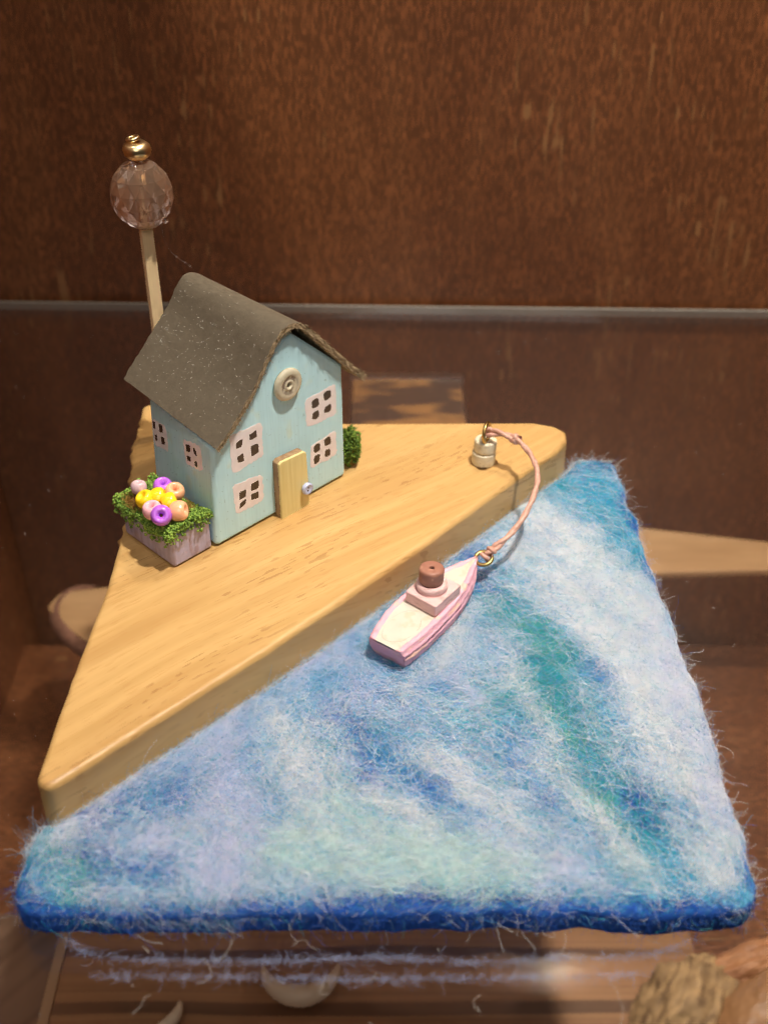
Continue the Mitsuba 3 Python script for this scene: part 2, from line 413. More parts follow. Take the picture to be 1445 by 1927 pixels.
def dye(xy, rng, veil):
    """Index into PAL for each tuft, and whether it is there (veil density)."""
    w = warp(xy)
    n = len(xy)
    d = samp(sd, xy)
    front = (xy[:, 1] < .1455 + .003 * (meshkit.noise(np.c_[xy * 90, np.zeros(n)], 4) - .5) - .0055)
    if not veil:
        sc = np.zeros((n, 11))
        blob = meshkit.fbm(np.c_[w * 150, np.zeros(n)], 3, 21)
        sc[:, BLUE] = .16 + .5 * (blob > .5) * (blob - .4) * 3
        sc[:, SKY] = .42
        sc[:, TURQ] = .10 + .3 * (meshkit.fbm(np.c_[w * 120, np.zeros(n)], 3, 22) > .58)
        sc[:, ROYAL] = .05 + .5 * (meshkit.fbm(np.c_[w * 190, np.zeros(n)], 3, 23) > .62)
        sc[:, TEAL] = .12
        for c, hw, line in UNDER:
            dd, _ = line_dist(w, line)
            sc[:, c] += 1.4 * np.exp(-(dd / (.001 * hw)) ** 2)
        p = sc / sc.sum(1, keepdims=True)
        c = (p.cumsum(1) < rng.random(n)[:, None]).sum(1).clip(0, 10)
        keep = np.ones(n)
        rimband = (d < .0029 + .0028 * (meshkit.noise(np.c_[xy * 100, np.zeros(n)], 6) - .5) * 2) & ((xy[:, 0] - .0111) * DN[0] + (xy[:, 1] - .2365) * DN[1] > .006)
        c = np.where(rimband & (rng.random(n) < .9), np.where(rng.random(n) < .25, NAVY, ROYAL), c)
        return c, keep
    al, ac_ = w @ np.array([.55, -.83]), w @ np.array([.83, .55])
    den = .34 + .5 * np.clip((meshkit.fbm(np.c_[al * 100, ac_ * 400, np.zeros(n)], 3, 31) - .40) * 3, 0, 1)
    sc = np.zeros((n, 11)); sc[:, WHITE] = .30; sc[:, LAV] = .24; sc[:, SKY] = .20; sc[:, AQUA] = .07; sc[:, BLUE] = .12; sc[:, TURQ] = .10; sc[:, TEAL] = .05
    for c, hw, st, line in VEIL:
        dd, _ = line_dist(w, line)
        g_ = np.exp(-(dd / (.001 * hw)) ** 2)
        sc[:, c] += 2.5 * g_ * st
        den = np.maximum(den, st * np.exp(-(dd / (.00115 * hw)) ** 4))
    for c, hw, line in UNDER:
        dd, _ = line_dist(w, line)
        den *= 1 - .48 * np.exp(-(dd / (.0009 * hw)) ** 2)
    for c, hw, line in UNDER:
        dd, _ = line_dist(w, line)
        sc[:, c] += .5 * np.exp(-(dd / (.0012 * hw)) ** 2)
    den = den * (.55 + .9 * np.clip((meshkit.fbm(np.c_[al * 240, ac_ * 900, np.zeros(n)], 2, 37) - .3) * 2, 0, 1)) * 1.0
    den = np.clip((den - .5) * 1.4 + .58, .05, 1)
    p = sc / sc.sum(1, keepdims=True)
    c = (p.cumsum(1) < rng.random(n)[:, None]).sum(1).clip(0, 10)
    frontrim = (d < .0028 + .0046 * (meshkit.fbm(np.c_[xy * 55, np.zeros(n)], 3, 6) - .5) * 2) & (xy[:, 1] < .148)
    siderim = (d < .0018) & (xy[:, 0] > .06)
    den = np.where(frontrim, den * .04, den)
    den = np.where(siderim, den * .25, den)
    return c, den


rng = np.random.default_rng(7)


def scatter(n):
    out = []
    while sum(map(len, out)) < n:
        q = np.c_[rng.uniform(-.074, .075, n * 2), rng.uniform(.1345, .292, n * 2)]
        out.append(q[samp(sd, q) > .0001])
    return np.vstack(out)[:n]


def wool(xy, length, lift, radius, K=5, spread=.6, wav=.13, tail=0.0):
    n = len(xy)
    a = flow(xy) + rng.normal(0, spread, n)
    cur = rng.normal(0, 1.0, n) * 2.0
    L = length * rng.uniform(.6, 1.4, n)
    s = np.linspace(-.5, .5, K)
    th = a[:, None] + cur[:, None] * s[None] + np.cumsum(rng.normal(0, wav * 2.4, (n, K)), 1)
    step = np.stack([np.cos(th), np.sin(th)], -1) * (L / (K - 1))[:, None, None]
    p = np.cumsum(step, 1)
    p += (xy - p.mean(1))[:, None]
    q = p.reshape(-1, 2)
    z, d = felt_z(q)
    out = np.clip(-d + .0001, 0, None)
    gn = np.stack([samp(gdx, q), samp(gdy, q)], 1)
    q2 = q + gn * (out * .75)[:, None]                       # fibres that run over the rim bend down its side
    z = np.where(out > .0002, np.maximum(ZF - RT - out * 1.2, .0008), z)
    h = rng.uniform(.15, 1, n)[:, None] * lift * np.sin(np.pi * np.linspace(.05, .95, K))[None] + rng.normal(0, lift * .18, (n, K))
    z = z + h.ravel()
    return np.c_[q2, z].reshape(n, K, 3), radius * rng.uniform(.7, 1.25, n)


mat('m_wool', dict(type='twosided', bsdf=dict(type='principled', base_color=VC, roughness=.62, specular=.35, sheen=.4)))
mat('m_felt', dict(type='twosided', bsdf=dict(type='principled', base_color=VC, roughness=.9, specular=.1)))


def fibres(key, paths, rad, col, **props):
    v, f = tubes(paths, rad, 3)
    per = paths.shape[1] * 3
    jit = rng.normal(1, .17, (len(paths), 1)).clip(.45, 1.45)
    c = np.repeat(np.clip(col * jit, 0, .86), per, 0)
    add(key, (v, f), 'm_wool', True, c, kind='stuff', **props)


# the pad under the wool
pad_pts = np.array(FP.exterior.coords)[:-1]
pad = slab(pad_pts, .0003, ZF - .0003, .0012, RT - .0006, RBT, 700)
pv, pf = pad
# give the pad's flat top real vertices so that its dye can vary
tops = scatter(9000)
tops = tops[samp(sd, tops) > .0030]
from scipy.spatial import Delaunay
ringn = 700
nr = len(pv) // ringn
ring_xy = pv[(nr - 1) * ringn:, :2]
pts = np.vstack([ring_xy, tops])
dl = Delaunay(pts).simplices
cen = pts[dl].mean(1)
dl = dl[samp(sd, cen) > RT - .0007]
e = pts[dl]
dl[np.cross(e[:, 1] - e[:, 0], e[:, 2] - e[:, 0]) < 0] = dl[np.cross(e[:, 1] - e[:, 0], e[:, 2] - e[:, 0]) < 0][:, ::-1]
side_f = pf[(pf < (nr - 1) * ringn).any(1)]
idx = np.where(dl < ringn, dl + (nr - 1) * ringn, dl - ringn + len(pv))
pv2 = np.vstack([pv, np.c_[tops, felt_z(tops)[0] - .0003]])
pc = np.zeros((len(pv2), 3))
acc = np.zeros_like(pc)
for k in range(6):
    c, _ = dye(pv2[:, :2], rng, False)
    acc += PAL[c]
pc = acc / 6
low = pv2[:, 2] < ZF - .0018
pc[low & ((pv2[:, 0] - .0111) * DN[0] + (pv2[:, 1] - .2365) * DN[1] > .004)] = PAL[ROYAL] * .8
add('felt_sheet__pad', (pv2, np.vstack([side_f, idx])), 'm_felt', True, pc * .9)

xy = scatter(26000)
c, keep = dye(xy, rng, False)
paths, rad = wool(xy, .0085, .0005, .000040, 6, .6)
fibres('felt_sheet__dyed_wool', paths, rad, PAL[c], label='blue and teal wool fibres of the lower layer')
xy = scatter(84000)
c, den = dye(xy, rng, True)
on = rng.random(len(xy)) < den
xy, c = xy[on], c[on]
paths, rad = wool(xy, .0095, .0015, .000029, 6, .5)
fibres('felt_sheet__white_wool', paths, rad, PAL[c], label='white and lavender wool fibres felted over the blue')
# fuzz that stands off the rim and the surface
ext = FP.exterior
ne = 10000
tpos = rng.random(ne)
ep = np.array([ext.interpolate(t, normalized=True).coords[0] for t in tpos])
en = -np.stack([samp(gdx, ep), samp(gdy, ep)], 1)
en /= np.linalg.norm(en, axis=1, keepdims=True) + 1e-9
K = 6
zs = rng.uniform(.0012, ZF - .0006, ne)
wd = ((ep[:, 0] - .0111) * DN[0] + (ep[:, 1] - .2365) * DN[1]) < .003
zs[wd] = ZF
dirn = np.c_[en + rng.normal(0, .75, (ne, 2)), rng.normal(.12, .35, ne) + .9 * wd]
tg = np.stack([-en[:, 1], en[:, 0]], 1) * np.where(rng.random(ne) < .5, 1, -1)[:, None]
lay = (~wd) & (rng.random(ne) < .6)
dirn[lay, :2] = tg[lay] + en[lay] * .3 + rng.normal(0, .2, (lay.sum(), 2))
dirn[wd, :2] -= en[wd] * .8
dirn /= np.linalg.norm(dirn, axis=1, keepdims=True)
Lf = rng.gamma(2.2, .00052, ne).clip(.0004, .0045)
Lf = Lf * .8
Lf = np.where((ep[:, 0] > .06) & (ep[:, 1] > .145), Lf * .6, Lf)
frontw = ep[:, 1] < .139
zs = np.where(frontw & (rng.random(ne) < .6), rng.uniform(ZF - .0032, ZF - .0012, ne), zs)
Lf = np.where(frontw, Lf * .7, Lf)
Lf = np.where(lay, Lf * 1.6, Lf)
s = np.linspace(-.15, 1, K)
bend = rng.normal(0, .9, (ne, 3))
bend[:, 2] -= .1
P = np.c_[ep - en * .0004, zs][:, None] + Lf[:, None, None] * (s[None, :, None] * dirn[:, None] + (s ** 2)[None, :, None] * bend[:, None] + rng.normal(0, .07, (ne, K, 3)))
P[:, :, 2] = np.maximum(P[:, :, 2], .0004)
cc = np.where(rng.random(ne) < .45, ROYAL, np.where(rng.random(ne) < .5, SKY, WHITE))
fw_ = (ep[:, 1] < .139)
cc[fw_] = np.where(rng.random(fw_.sum()) < .72, ROYAL, cc[fw_])
cc[wd] = np.where(rng.random(wd.sum()) < .6, WHITE, SKY)
rightw = (ep[:, 0] > .066) & (zs > .005)
cc[rightw] = np.where(rng.random(rightw.sum()) < .55, WHITE, cc[rightw])
fibres('felt_sheet__edge_fuzz', P, np.full(ne, .000019) * rng.uniform(.8, 1.3, ne), PAL[cc], label='loose fuzz along the edges of the felt')
ns = 3600
sp = scatter(ns)
zt, _ = felt_z(sp)
P = np.c_[sp, zt][:, None] + (np.c_[rng.normal(0, .0022, (ns, 2)), np.abs(rng.normal(0, .0009, ns))])[:, None] * s[None, :, None] * 1.0 \
    + (s ** 2)[None, :, None] * rng.normal(0, .0017, (ns, 1, 3)) * [1, 1, .4] + rng.normal(0, .00022, (ns, K, 3)) * [1, 1, .5]
cs = np.where(rng.random(ns) < .6, WHITE, np.where(rng.random(ns) < .5, SKY, LAV))
fibres('felt_sheet__loose_wool', P, np.full(ns, .000021), PAL[cs], label='single loose wool hairs lying on the felt')
# long stray hairs
nl, K = 26, 14
tl = rng.random(nl)
side = rng.random(nl)
lx = np.where(side < .6, .0735, rng.uniform(-.07, .07, nl))
ly = np.where(side < .6, rng.uniform(.14, .27, nl), .1355)
s = np.linspace(0, 1, K)
d0 = np.where(side[:, None] < .6, [[1, -.2]], [[.1, -1]]) + rng.normal(0, .5, (nl, 2))
ang = np.arctan2(d0[:, 1], d0[:, 0])[:, None] + np.cumsum(rng.normal(0, .22, (nl, K)), 1) + rng.normal(0, 1.6, (nl, 1)) * s[None]
LL = rng.gamma(2.5, .0013, nl)[:, None]
xyp = np.cumsum(np.stack([np.cos(ang), np.sin(ang)], -1) * (LL / K)[..., None], 1) + np.c_[lx, ly][:, None]
zp = rng.uniform(.001, ZF, nl)[:, None] + (s[None] * rng.normal(0, .002, (nl, 1)))
P = np.dstack([xyp, np.maximum(zp, .0003)])
fibres('felt_sheet__stray_hair', P, np.full(nl, .00003), np.tile(PAL[WHITE], (nl, 1)), label='long stray wool hairs sticking out of the felt')
thing('felt_sheet', 'thick felted wool sheet in blue, teal and white like sea beside the wooden block', 'felt')

# ------------------------------------------------------------------ house
A0 = np.array([-.0425, .2342, ZW])
HU, HN = np.array([.70133, .71283, 0]), np.array([.71283, -.70133, 0])


def H(u, n, z):
    return A0 + HU * u / 1000 + HN * n / 1000 + np.array([0, 0, z / 1000])


prof = [(0, .3), (45.6, .3), (45.5, 35.0), (29.0, 50.2), (25.6, 50.2), (13.5, 38.8), (1.65, 29.2)]
r = 1.3
ins = np.array(sg.Polygon(prof).buffer(-r, join_style=2).exterior.coords)[:-1]
body = []
for u_, z_ in ins:
    body.append(H(u_, -r, z_))
    body.append(H(u_ + 4.8 * (1 - u_ / 45.6), -32 + r, z_))


def house_col(p, n, uv):
    s = (p.x * .70133 + p.y * .71283)
    t = (p.x * .71283 - p.y * .70133)
    streak = noise(s * 2600, p.z * 120, t * 2600)
    c = mix((.435, .685, .755), (.50, .735, .795), fbm(s * 400, p.z * 60, t * 400))
    c = c * (.955 + .08 * streak)
    worn = smoothstep(.66, .78, fbm(s * 300, p.z * 240, t * 300 + 5.0))
    c = mix(c, (.56, .66, .52), worn * .5)
    speck = smoothstep(.86, .93, noise(s * 1800, p.z * 1500, t * 1800))
    return mix(c, (.20, .30, .30), speck * .6)


def house_h(p, n, uv):
    s = (p.x * .70133 + p.y * .71283)
    t = (p.x * .71283 - p.y * .70133)
    return noise(s * 2200, p.z * 130, t * 2200) + .7 * noise(s * 900, p.z * 800, t * 900)


mat('m_house', bump(pr(proc(house_col), .55, .35), house_h, .00007))
add('toy_house__wall', tri(hull(body, r / 1000)), 'm_house', 30)

# roof: a folded sheet of leather
fp = np.array([(1.6, 30.2), (8.5, 35.8), (14.4, 41.9), (18.8, 48.0), (22.3, 52.2), (26.0, 54.1), (29.8, 53.3), (34.1, 49.6), (42.1, 40.6), (52.0, 30.2)])
bp = np.array([(3.6, 32.6), (8.6, 37.2), (15.8, 43.8), (20.6, 48.6), (23.6, 52.6), (26.2, 54.3), (29.6, 53.6), (34.1, 49.6), (42.1, 40.6), (52.0, 30.6)])
NP, NM = 64, 40


def resample(p, n):
    return spline(np.c_[p, np.zeros(len(p))], n)[:, :2]


fs, bs_ = resample(fp, NP), resample(bp, NP)
grid = np.array([[(1 - k) * fs[i] + k * bs_[i] for k in np.linspace(0, 1, NM)] for i in range(NP)])
tang = np.gradient(grid, axis=0)
tang /= np.linalg.norm(tang, axis=2, keepdims=True)
inn = np.stack([tang[..., 1], -tang[..., 0]], -1)          # towards the house
nn_ = np.linspace(1.9, -38.3, NM)
th = 1.25 + .35 * np.clip((np.linspace(0, 1, NP) - .55) / .45, 0, 1)
rg = np.random.default_rng(3)


def roof_pt(layer):
    g2 = grid + inn * (layer * th[:, None])[..., None]
    nz = np.broadcast_to(nn_, g2.shape[:2])
    edge = np.zeros(NM); edge[0] = 1; edge[-1] = -1
    wv = (meshkit.noise(np.dstack([g2 * .9, np.full(g2.shape[:2], layer * 3.)]).reshape(-1, 3), 4).reshape(g2.shape[:2]) - .5) * .5
    return np.array([[H(g2[i, j, 0], nz[i, j] + edge[j] * wv[i, j], g2[i, j, 1]) for j in range(NM)] for i in range(NP)])


def sheet(P, flip=False):
    a, b = P.shape[:2]
    i, j = np.meshgrid(np.arange(a - 1), np.arange(b - 1), indexing='ij')
    q = (i * b + j).ravel()
    f = np.vstack([np.c_[q, q + b, q + b + 1], np.c_[q, q + b + 1, q + 1]])
    return P.reshape(-1, 3), f[:, ::-1] if flip else f


top, bot = roof_pt(0.0), roof_pt(1.0)


def leather(p, n, uv):
    c = mix((.080, .065, .045), (.118, .098, .070), fbm(p.x * 700, p.y * 700, p.z * 700))
    grain = noise(p.x * 3500, p.y * 3500, p.z * 3500)
    return c * (.82 + .36 * grain)


mat('m_leather', bump(pr(proc(leather), .50, .45), lambda p, n, uv: noise(p.x * 3000, p.y * 3000, p.z * 3000) + noise(p.x * 900, p.y * 900, p.z * 900), .00006))


def suede(p, n, uv):
    c = mix((.13, .085, .045), (.42, .32, .20), noise(p.x * 2600, p.y * 2600, p.z * 2600))
    return c * (.6 + .6 * noise(p.x * 900, p.y * 900, p.z * 900))


mat('m_suede', bump(pr(proc(suede), .95, .1), lambda p, n, uv: noise(p.x * 2600, p.y * 2600, p.z * 2600), .0003))
add('toy_house__roof', sheet(top, True), 'm_leather', True, label='dark grey brown leather roof folded over the gable')
edges = []
LAY = np.linspace(0, 1, 4)
lays = np.array([roof_pt(l) for l in LAY])
for sl in (lays[:, :, 0], lays[:, :, -1], lays[:, 0], lays[:, -1]):
    edges.append(sheet(sl))
edges.append(sheet(bot))
ev_, ef_ = join(edges)
ev_ = ev_ + (meshkit.noise(ev_ * 2500, 2)[:, None] - .5) * .00022
add('toy_house__roof__suede_side', (ev_, ef_), 'm_suede', False, label='pale fibrous cut edge and underside of the leather')
# suede fibres along the front cut edge
q = lays[rg.integers(0, 4, 700), rg.integers(0, NP, 700), 0]
fd = HN[None] * rg.uniform(.1, .5, 700)[:, None] * .001 + rg.normal(0, .00035, (700, 3))
s4 = np.linspace(0, 1, 4)
P = q[:, None] + fd[:, None] * s4[None, :, None] + rg.normal(0, .00005, (700, 4, 3))
fv, ff = tubes(P, np.full(700, .00005), 3)
add('toy_house__roof__edge_fibre', (fv, ff), 'm_suede', True, kind='stuff')
# dust on the leather
nd = 330
ti = (rg.beta(1.6, 1.8, nd) * 30).astype(int) + 1
tj = (rg.random(nd) * (NM - 2)).astype(int) + 1
base = top[ti, tj] + (top[ti + 1, tj] - top[ti, tj]) * rg.random((nd, 1)) + (top[ti, tj - 1] - top[ti, tj]) * rg.random((nd, 1))
nrm = np.cross(top[ti + 1, tj] - top[ti, tj], top[ti, tj - 1] - top[ti, tj]); nrm /= np.linalg.norm(nrm, axis=1, keepdims=True)
nrm *= np.where(nrm[:, 2:] < 0, -1, 1)
L = rg.gamma(1.3, .00018, nd).clip(.00008, .0011)
dv = np.cross(nrm, rg.normal(0, 1, (nd, 3))); dv /= np.linalg.norm(dv, axis=1, keepdims=True)
P = base[:, None] + nrm[:, None] * (.00006 + .00010 * np.sin(np.pi * s4))[None, :, None] + dv[:, None] * (L[:, None] * s4[None])[..., None] + rg.normal(0, .00004, (nd, 4, 3))
fv, ff = tubes(P, rg.uniform(.00002, .00005, nd), 3)
mat('m_lint', pr((.72, .70, .66), .6, .4))
add('toy_house__roof__dust', (fv, ff), 'm_lint', True, kind='stuff', label='white lint and dust on the leather')

# painted windows: a patch of pinkish white paint with four dark panes
mat('m_wframe', bump(pr(proc(lambda p, n, uv: mix((.70, .63, .64), (.80, .74, .74), fbm(p.x * 900, p.y * 900, p.z * 500))), .5, .4), lambda p, n, uv: noise(p.x * 1500, p.y * 1500, p.z * 1500), .00005))
mat('m_wpane', pr(proc(lambda p, n, uv: mix((.030, .018, .014), (.060, .040, .030), fbm(p.x * 1500, p.y * 1500, p.z * 1500))), .35, .5))


def patch(poly, h, place, rough_, seed, rounding=.35):
    """A slightly domed dab of paint; poly in mm in the wall plane, place(u, w, z) -> world."""
    ring = sg.Polygon(poly).buffer(-rounding * .8).buffer(rounding * .8)
    if ring.geom_type != 'Polygon' or ring.is_empty:
        ring = sg.Polygon(poly)
    n = 64
    q = np.array([ring.exterior.interpolate(t, normalized=True).coords[0] for t in np.arange(n) / n])
    ctr = q.mean(0)
    q = q + (meshkit.fbm(np.c_[q * 1.3, np.full(n, seed)], 3, seed)[:, None] - .5) * rough_ * (q - ctr) / (np.linalg.norm(q - ctr, axis=1, keepdims=True) + 1e-9) * 2
    if not sg.LinearRing(q).is_ccw:
        q = q[::-1]
    v, f = [], []
    lv = [(1.0, -.05), (1.0, h * .5), (.97, h), (0, h)]
    for k, (s_, hh) in enumerate(lv):
        for x, y in ctr + (q - ctr) * s_:
            v.append(place(x, hh, y))
    for k in range(len(lv) - 1):
        for i in range(n):
            j = (i + 1) % n
            f += [[k * n + i, k * n + j, (k + 1) * n + j], [k * n + i, (k + 1) * n + j, (k + 1) * n + i]]
    return np.array(v), np.array(f)


def front(u, w, z):
    return H(u, w, z)


SK = 4.8 / 32                       # the left side wall is not quite square to the front


def left(b, w, z):
    q = H(-0.17 + SK * b + 1.65 * z / 29.2, -b, z)
    nl_ = -HU * 1 - HN * SK + np.array([0, 0, .056])
    return q + nl_ / np.linalg.norm(nl_) * w / 1000


WIN = [
    (front, 'upper left window of the front with square dark panes', .3, [(6.9, 30.6), (17.4, 30.1), (17.2, 20.3), (7.0, 19.3)],
     [[(8.8, 27.9), (11, 28.1), (10.5, 26), (8.8, 26.1)], [(13.1, 28.3), (15.4, 28.7), (15.6, 26.5), (13.1, 26.6)], [(8.9, 23.8), (10.8, 24), (11, 21.5), (9, 21.8)], [(13.3, 24.8), (15.7, 24.7), (15.8, 21.9), (13.4, 21.7)]]),
    (front, 'lower left window of the front, left of the door', .3, [(6.7, 16.1), (16.4, 14.9), (16.2, 6.7), (7, 7.0)],
     [[(8.4, 13.1), (10.7, 13.1), (10.5, 10.9), (8.4, 10.9)], [(12.5, 13.8), (15, 13.8), (14.8, 11.5), (12.3, 11.7)], [(8.4, 9.8), (10.6, 10.3), (10.3, 8.9), (8.3, 8.3)], [(12.3, 10.8), (14.8, 10.5), (14.6, 8.5), (12.0, 8.9)]]),
    (front, 'upper right window of the front with round dark panes', 1.0, [(31.9, 30.2), (42.7, 30.8), (42.6, 21.3), (32.0, 21.8)],
     [[(33.7, 28.9), (36.4, 29.3), (36.5, 26.6), (34.3, 26.5)], [(38.0, 29.8), (40.8, 29.6), (40.9, 27.2), (38.4, 27.1)], [(34.0, 25.5), (36.4, 25.4), (36.5, 23.2), (34.1, 23.1)], [(38.4, 25.2), (40.8, 25.6), (40.7, 23.3), (38.2, 23.5)]]),
    (front, 'lower right window of the front, right of the door', 1.0, [(33.0, 15.4), (42.3, 16.6), (42.3, 8.6), (32.7, 8.6)],
     [[(34.0, 15.2), (36.3, 15.6), (36.4, 12.9), (34.2, 12.8)], [(37.8, 15.6), (40.2, 15.9), (40.3, 13.2), (38.1, 13.1)], [(33.8, 11.8), (36.6, 12.1), (35.7, 9.4), (34.0, 9.3)], [(37.9, 12.1), (40.1, 11.9), (39.9, 9.7), (38.0, 9.6)]]),
    (left, 'far window of the left side wall under the eave', .25, [(31.0, 22.7), (23.2, 24.3), (22.7, 17.0), (30.2, 15.3)],
     [[(30.2, 22.4), (28.9, 22.7), (29.1, 20.6), (30.1, 20.4)], [(26.8, 23.3), (24.9, 23.6), (25.0, 21.5), (26.9, 20.8)], [(29.6, 18.7), (28.4, 19.1), (28.3, 17.4), (29.5, 16.9)], [(26.2, 19.7), (24.3, 20.3), (24.3, 18.4), (25.9, 17.6)]]),
    (left, 'near window of the left side wall above the flower box', .25, [(14.3, 25.0), (5.3, 27.6), (4.7, 20.5), (13.3, 18.2)],
     [[(12.7, 24.4), (10.6, 25.1), (10.6, 23.1), (12.6, 22.4)], [(8.9, 25.4), (7.6, 25.0), (7.3, 23.4), (8.7, 23.9)], [(12.5, 21.3), (10.6, 21.6), (10.6, 20.2), (12.3, 19.8)], [(8.7, 21.8), (7.4, 22.0), (7.3, 20.3), (8.5, 20.3)]])]
for k, (pl, lab, rd, fr_, panes) in enumerate(WIN):
    key = add('toy_house__window', patch(fr_, .10, pl, .5, 3 + k, 1.4), 'm_wframe', 40, label='painted white ' + lab)
    for q_, pn in enumerate(panes):
        add(key + '__pane', patch(np.array(pn), .16, pl, .22, 40 + 7 * k + q_, rd), 'm_wpane', 40)

# door
dz = [(20.2, -.9), (29.4, -.9), (29.0, 16.3), (28.4, 16.9), (20.9, 17.3), (20.3, 16.9)]
dpts = [H(u_, n_, max(z_, -.0)) for u_, z_ in dz for n_ in (.2, 2.3)]


def door_col(p, n, uv):
    s = (p.x * .70133 + p.y * .71283)
    c = mix((.60, .49, .20), (.72, .61, .29), fbm(s * 1500, p.z * 90, 2.0))
    face = (p.x - A0[0]) * HN[0] + (p.y - A0[1]) * HN[1]
    raw = mix((.24, .14, .07), (.38, .24, .13), noise(p.x * 1500, p.y * 1500, p.z * 300))
    paint_edge = .00200 + .00025 * (noise(s * 900, p.z * 900, 4.0) - .5)
    return dr.select(face > paint_edge, c, raw)


mat('m_door', bump(pr(proc(door_col), .55, .35), lambda p, n, uv: noise((p.x + p.y) * 1400, p.z * 110, 1.0), .00006))
add('toy_house__door', fine(hull(dpts, .00035), .0012), 'm_door', 30, label='pale yellow painted door with raw brown edges')
splin = []
for u_ in np.arange(20.4, 29.4, .32):
    hgt = rg.uniform(.1, .5)
    splin.append(tri(hull([H(u_, 2.35, .15), H(u_ + .15, 2.55, .1), H(u_ + .05, 2.4, hgt)], .00012)))
add('toy_house__door__splinter', join(splin), 'm_door', False, kind='stuff', label='ragged splinters along the sawn foot of the door')
kc = H(28.2, 2.7, 6.2)
kprof = [(0.0001, 1.25), (.55, 1.2), (.95, 1.3), (1.30, 1.55), (1.62, 1.35), (1.72, .85), (1.55, .3), (1.1, 0), (.0001, 0)]
mat('m_knob', pr((.42, .47, .68), .22, .6, clearcoat=.6))
add('toy_house__door__knob', revolve(mm(kprof), 40, kc, HN), 'm_knob', True, label='small pale blue button as door knob')
mat('m_dark', pr((.02, .018, .018), .5, .3))
for o in (-.42, .42):
    add('toy_house__door__knob_hole', revolve(mm([(.0001, .06), (.24, .05), (.27, -.05)]), 14, kc + HN * .00122 + np.array([0, 0, o * .001]) + HU * o * .0002, HN), 'm_dark', True)

# attic button
bc = H(25.8, .1, 37.6)
bprof = [(.62, .3), (.66, 1.0), (.85, 1.42), (1.15, 1.55), (1.45, 1.40), (1.75, 1.25), (2.1, 1.32), (2.9, 1.62), (3.7, 1.55), (4.2, 1.2), (4.4, .75), (4.3, .3), (4.0, 0), (.62, 0)]


def button_col(p, n, uv):
    d = mi.Point3f(p.x - bc[0], p.y - bc[1], p.z - bc[2])
    ux = d.x * HU[0] + d.y * HU[1]
    r_ = dr.sqrt(ux * ux + d.z * d.z)
    a = dr.atan2(d.z, ux)
    c = mix((.44, .385, .27), (.56, .50, .37), fbm(p.x * 600, p.y * 600, p.z * 600))
    ring = smoothstep(.0014, .0017, r_) * (1 - smoothstep(.0023, .0029, r_)) * smoothstep(.2, .5, noise(a * 2.2 + 5, r_ * 900, 1.0))
    return mix(c, (.10, .06, .045), ring * .75)


mat('m_button', pr(proc(button_col), .38, .5))
add('toy_house__attic_button', revolve(mm(bprof), 56, bc, HN, closed=True), 'm_button', True, label='round beige wooden bead with a hole as attic window')
thing('toy_house', 'small pale blue painted wooden house with brown leather roof standing on the wooden block', 'house')

# ------------------------------------------------------------------ foliage crumbs
TET = trimesh.creation.icosahedron()


def crumbs(centers, sizes, rgn, c0, c1):
    tv, tf = np.array(TET.vertices), np.array(TET.faces)
    n = len(centers)
    jit = 1 + rgn.normal(0, .28, (n, len(tv), 1))
    v = centers[:, None] + tv[None] * jit * sizes[:, None, None]
    f = tf[None] + (np.arange(n) * len(tv))[:, None, None]
    t = rgn.random((n, 1)) ** 1.3
    c = np.array(c0) * (1 - t) + np.array(c1) * t
    return (v.reshape(-1, 3), f.reshape(-1, 3)), np.repeat(c, len(tv), 0)


mat('m_moss', dict(type='twosided', bsdf=dict(type='principled', base_color=VC, roughness=.7, specular=.4)))

# flower box: p0 near corner, along HU to the house wall, along -HN to the back
B0 = np.array([-.0520, .2258, ZW])


def B(u, b, z):
    return B0 + HU * u / 1000 - HN * b / 1000 + np.array([0, 0, z / 1000])


rb = 1.1
box = [B(u_, b_, z_) for u_ in (rb, 12.2 - rb) for b_ in (rb, 21 - rb) for z_ in (rb + .1, 9.6 - rb)]


def lilac(p, n, uv):
    s = p.x * .70133 + p.y * .71283
    c = mix((.33, .295, .41), (.45, .41, .56), fbm(s * 260, p.z * 200, p.x * 260))
    raw = smoothstep(.50, .66, fbm(s * 420 + 3, p.z * 160, p.y * 420))
    c = mix(c, (.27, .165, .18), raw * .6)
    return c * (.9 + .2 * noise(s * 1800, p.z * 500, p.x * 1500))


mat('m_lilac', bump(pr(proc(lilac), .30, .55, clearcoat=.3), lambda p, n, uv: noise(p.x * 900, p.y * 900, p.z * 700) + .5 * noise(p.x * 2200, p.y * 2200, p.z * 2200), .00012))
add('flower_box__trough', tri(hull(box, rb / 1000)), 'm_lilac', 30, label='lilac painted wooden trough, brown showing through')
rg = np.random.default_rng(11)
cs, sz = [], []
while len(cs) < 6500:
    u_, b_ = rg.uniform(-1.4, 12.2), rg.uniform(-1.3, 22.3)
    e_ = max(abs((u_ - 6.0) / 7.0), abs((b_ - 10.5) / 11.6))
    hgt = 9.8 + 2.6 * (1 - ((u_ - 6) / 7.2) ** 2) * .7 + 1.3 * (meshkit.noise(np.array([[u_ * .45, b_ * .45, 1]]), 3)[0] - .4) * 2
    if e_ > .93 and rg.random() < .25:
        hgt -= rg.uniform(0, 3.2)
    ring_in = ((u_ - 5.2) / 4.6) ** 2 + ((b_ - 9.5) / 7.6) ** 2 < 1
    if ring_in and rg.random() < .9:
        continue
    p_ = B(u_, b_, hgt + rg.uniform(-1.0, .9))
    cs.append(p_); sz.append(rg.uniform(.00016, .00038))
m_, c_ = crumbs(np.array(cs), np.array(sz), rg, (.075, .17, .02), (.33, .48, .08))
add('flower_box__moss', m_, 'm_moss', True, c_, kind='stuff', label='bright green foam moss filling the trough')
